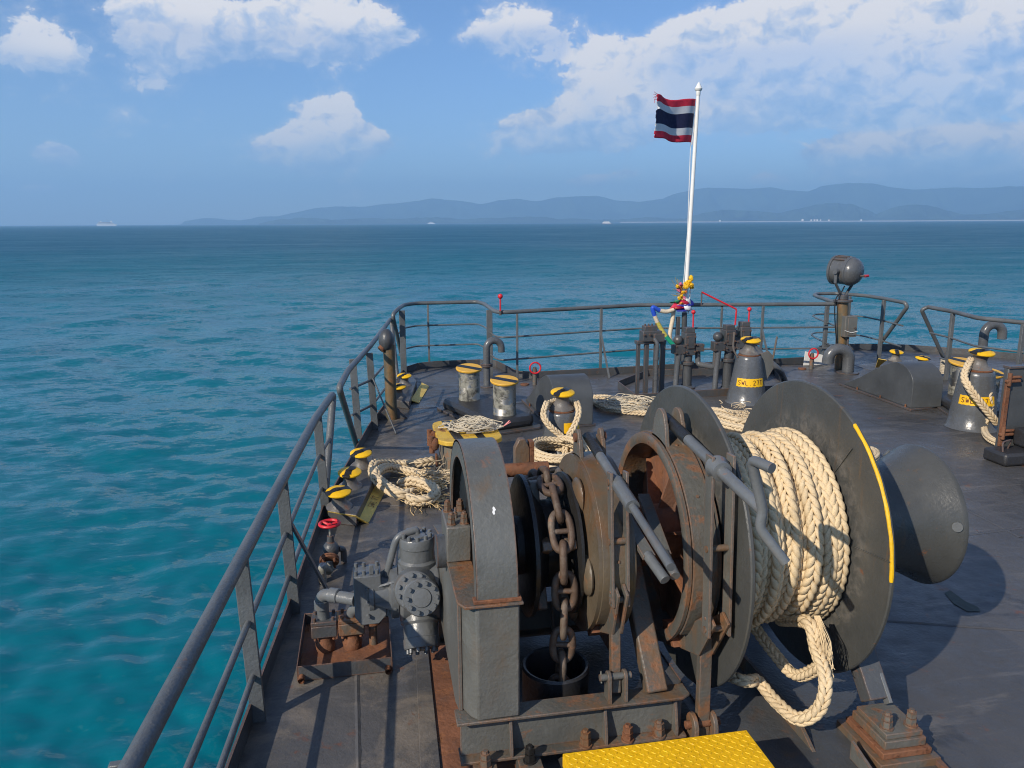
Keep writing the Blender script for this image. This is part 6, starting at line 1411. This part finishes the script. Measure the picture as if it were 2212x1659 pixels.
# ================================================================== ROPES ON DECK
def fray(name, e, centre, ext, n, seed, mat=None, r=.0032, dirs=None, up=.10, L=(.18, .5)):
    rng = random.Random(seed); m = MB(); c = Vector(centre)
    for k in range(n):
        p = c+Vector((rng.gauss(0, ext[0]), rng.gauss(0, ext[1]), 0)); p.z = .02+abs(rng.gauss(0, up*.5)); a = rng.gauss(dirs if dirs is not None else 0, .7); L_ = rng.uniform(*L); pts = [p]; h = a
        for j in range(5):
            h += rng.gauss(0, .38); q = pts[-1]+Vector((math.cos(h), math.sin(h), rng.gauss(0, .22)))*L_/5; q.z = min(max(q.z, .006), up*1.6); pts.append(q)
        m.tube(pts, r, 4, caps=False)
    o = m.build(name, mat or M_FRAY, e, sharp=60); o['kind'] = 'stuff'; return o
def deck_ropes():
    D = .108; h = .055
    # frayed rope by the port fairlead
    e = E('mooring_rope', 'doubled braided rope with frayed end lying left of the gear cover', 'rope', P(880, 1050, 0), 'braided mooring ropes on deck')
    a = [(1060,975,h),(1000,984,h),(950,993,h),(900,1001,h),(860,1003,h),(828,1000,h+.06),(808,1004,h+.10),(806,1020,h+.08),(822,1040,h+.06),(852,1060,h+.03),(880,1072,h)]
    b = [(1060,1020,h),(1000,1024,h),(950,1026,h),(905,1024,h),(870,1016,h),(838,1010,h+.05),(818,1018,h+.10),(812,1034,h+.07),(830,1050,h+.04),(862,1068,h+.01),(900,1060,h)]
    c3 = [(862,1046,h),(890,1038,h+.05),(920,1046,h+.05),(942,1060,h+.04),(930,1076,h+.03),(900,1082,h+.02),(872,1074,h+.02)]; d3 = [(1000,1046,h),(965,1048,h+.03),(930,1040,h+.08),(900,1048,h+.09),(880,1060,h+.08),(862,1056,h+.06)]
    for k, q in enumerate((a, b, c3)): rope_obj('rope_strand', None, None, smooth_path([P(*p) for p in q], 8), D, M_ROPE2, (0, 0, 0), e, 20+k, .03)
    fray('frayed_end', e, P(905, 1058, .0), (.12, .15), 130, 3, dirs=.4, up=.08, L=(.12, .32)); fray('frayed_end', e, P(915, 1085, .0), (.06, .08), 70, 5, dirs=-1.4, up=.06, L=(.15, .3)); fray('frayed_end', e, P(935, 1045, 0), (.10, .10), 70, 6, M_ROPE2, .005, 0.2, .13, (.12, .3))
    # eye and coil at the left pedestal
    e = E('mooring_rope', 'braided rope with its eye over the left pedestal and coiled below', 'rope', P(1200, 985, 0), 'braided mooring ropes on deck')
    yb = B1.y; zz = .46
    eye = [PY(1222, 985, yb-.30), PY(1221, 955, yb-.29), PY(1210, 940, yb-.27), PY(1187, 920, yb-.25), PY(1174, 897, yb-.20), PY(1180, 874, yb-.10), Vector((B1.x-.15, yb+.03, zz+.08)), Vector((B1.x, yb+.13, zz+.09)), Vector((B1.x+.15, yb+.03, zz+.08)), PY(1247, 874, yb-.10), PY(1250, 893, yb-.18), PY(1241, 920, yb-.25), PY(1228, 943, yb-.28), PY(1221, 970, yb-.33), PY(1222, 1000, yb-.40)]
    rope_obj('rope_eye', None, None, smooth_path(eye, 8), .085, M_ROPE2, (0, 0, 0), e, 31, .03)
    coil = []; c = P(1205, 1010, 0); rng = random.Random(6)
    for k in range(60):
        t = k*2*math.pi/14; rx = .40-.003*k; ry = .52-.004*k; coil.append(Vector((c.x+rx*math.cos(t)*(1+.1*math.sin(k*.31)), c.y+ry*math.sin(t), .05+.0033*k+.02*math.sin(k*.7))))
    rope_obj('rope_coil', None, None, smooth_path(coil, 3), .085, M_ROPE2, (0, 0, 0), e, 32, .03)
    run = [(1246,935,.05),(1262,965,.05),(1280,990,.05),(1296,1012,.05),(1306,1040,.05)]; rope_obj('rope_run', None, None, smooth_path([P(*p) for p in run], 8), .08, M_ROPE2, (0, 0, 0), e, 33, .03)
    # rope and line by the bow stands
    e = E('mooring_rope', 'rope end under a thin line tangle left of the first drum flange', 'rope', P(1340, 885, 0), 'braided mooring ropes on deck')
    q = [(1282,858,.05),(1310,858,.06),(1340,866,.06),(1370,872,.05),(1400,880,.05),(1440,884,.05)]; q2 = [(1440,896,.05),(1400,893,.05),(1350,889,.05),(1310,882,.05),(1288,872,.05),(1280,862,.05)]
    for k, s in enumerate((q, q2)): rope_obj('rope_strand', None, None, smooth_path([P(*p) for p in s], 8), .085, M_ROPE2, (0, 0, 0), e, 41+k, .03)
    m = MB(); rng = random.Random(12); c = P(1365, 884, 0)
    for k in range(26):
        t0 = rng.uniform(0, 6.28); rx = rng.uniform(.14, .40); ry = rng.uniform(.12, .45); pts = [(c.x+rng.uniform(-.08, .08)+rx*math.cos(t0+j*.5)*(1+.2*math.sin(j)), c.y+ry*math.sin(t0+j*.5), .08+rng.uniform(-.04, .06)) for j in range(11)]; m.tube(smooth_path(pts, 3), .006, 4)
    o = m.build('heaving_line', M_LINE, None, loc=c); tag(o, 'tangle of thin pale line on deck before the twin legged valve stand', 'line')
    # frayed end between the flanges
    e = E('mooring_rope', 'frayed rope end on deck between the two drum flanges', 'rope', P(1580, 915, 0), 'braided mooring ropes on deck')
    q = [(1510,890,.06),(1540,895,.06),(1565,902,.06),(1590,910,.06),(1620,915,.06)]; rope_obj('rope_strand', None, None, smooth_path([P(*p) for p in q], 8), .13, M_ROPE2, (0, 0, 0), e, 51, .04)
    for k, q in enumerate(([(1500,902,.06),(1540,910,.06),(1575,920,.06),(1605,926,.06),(1630,928,.06)], [(1520,884,.06),(1555,888,.07),(1590,896,.08),(1612,902,.07),(1628,910,.06)])): rope_obj('rope_strand', None, None, smooth_path([P(*p) for p in q], 8), .10, M_ROPE2, (0, 0, 0), e, 55+k, .04)
    fray('frayed_end', e, P(1600, 912, 0), (.10, .14), 110, 8, M_ROPE2, .005, .2, .18, (.12, .3))
    # short bight peeping past the big flange
    e = E('mooring_rope', 'short rope bight on deck peeping past the big flange rim', 'rope', P(1885, 985, 0), 'braided mooring ropes on deck')
    q = [(1840,960,.05),(1870,968,.05),(1890,975,.05),(1893,985,.05),(1880,995,.05),(1850,1000,.05)]; rope_obj('rope_strand', None, None, smooth_path([P(*p) for p in q], 8), .085, M_ROPE2, (0, 0, 0), e, 61, .03)
    # rope across the starboard pedestal
    e = E('mooring_rope', 'rope slung over the right hand pedestal down to the deck', 'rope', P(2130, 940, 0), 'braided mooring ropes on deck')
    y = B3.y; q = [Vector((B3.x+.10, y+.20, .80)), Vector((B3.x-.10, y+.02, .84)), PY(2083, 812, y-.14), PY(2092, 835, y-.24), PY(2108, 858, y-.31), PY(2127, 882, y-.33), PY(2142, 900, y-.33), PY(2152, 915, y-.30)]
    rope_obj('rope_strand', None, None, smooth_path(q, 8), .105, M_ROPE2, (0, 0, 0), e, 71, .03)
    q = [PY(2145, 838, y-.12), PY(2136, 855, y-.2), PY(2140, 880, y-.2), PY(2132, 905, y-.25), PY(2126, 925, y-.25), P(2135, 945, .05), P(2165, 960, .05), P(2210, 970, .05)]
    rope_obj('rope_strand', None, None, smooth_path(q, 8), .09, M_ROPE2, (0, 0, 0), e, 72, .03)
    # whipping line round the rail foot
    p = P(2043, 800, .10); m = MB()
    for k in range(9):
        z = .06+k*.026; m.tube([(p.x+math.cos(t*.5236)*.085, p.y+math.sin(t*.5236)*.085, z+.003*math.sin(t+k)) for t in range(12)], .014, 5, closed=True)
    o = m.build('lashing', M_LINE, None, loc=(p.x, p.y, .05)); tag(o, 'white cord lashing wound round the foot of the starboard rail', 'cord')
deck_ropes()
def deck_marks():
    # worn green patch showing through the deck paint
    a = [P(2040,1282,.0), P(2052,1276,0), P(2085,1300,0), P(2112,1312,0), P(2118,1322,0), P(2090,1322,0), P(2060,1305,0)]
    MB().add([Vector((p.x, p.y, .0045)) for p in a], [tuple(range(len(a)))]).build('worn_patch', simple('old_green_paint', (.045,.055,.045), .6, .3, 30), DECK)
deck_marks()
# ================================================================== AIR
def make_haze():
    m_ = bpy.data.materials.new('haze_air'); m_.use_nodes = True; nt = m_.node_tree; nt.nodes.clear()
    o = nt.nodes.new('ShaderNodeOutputMaterial'); v = nt.nodes.new('ShaderNodeVolumePrincipled'); nt.links.new(v.outputs[0], o.inputs['Volume'])
    v.inputs['Color'].default_value = (.42,.70,1.0,1); v.inputs['Density'].default_value = 1.6e-4; v.inputs['Anisotropy'].default_value = 0.1
    mb = MB().box2((-16500,-16500,SEA-8), (16500,16500,760)); h = mb.build('haze', m_, None, sharp=0); tag(h, kind='stuff')
make_haze()
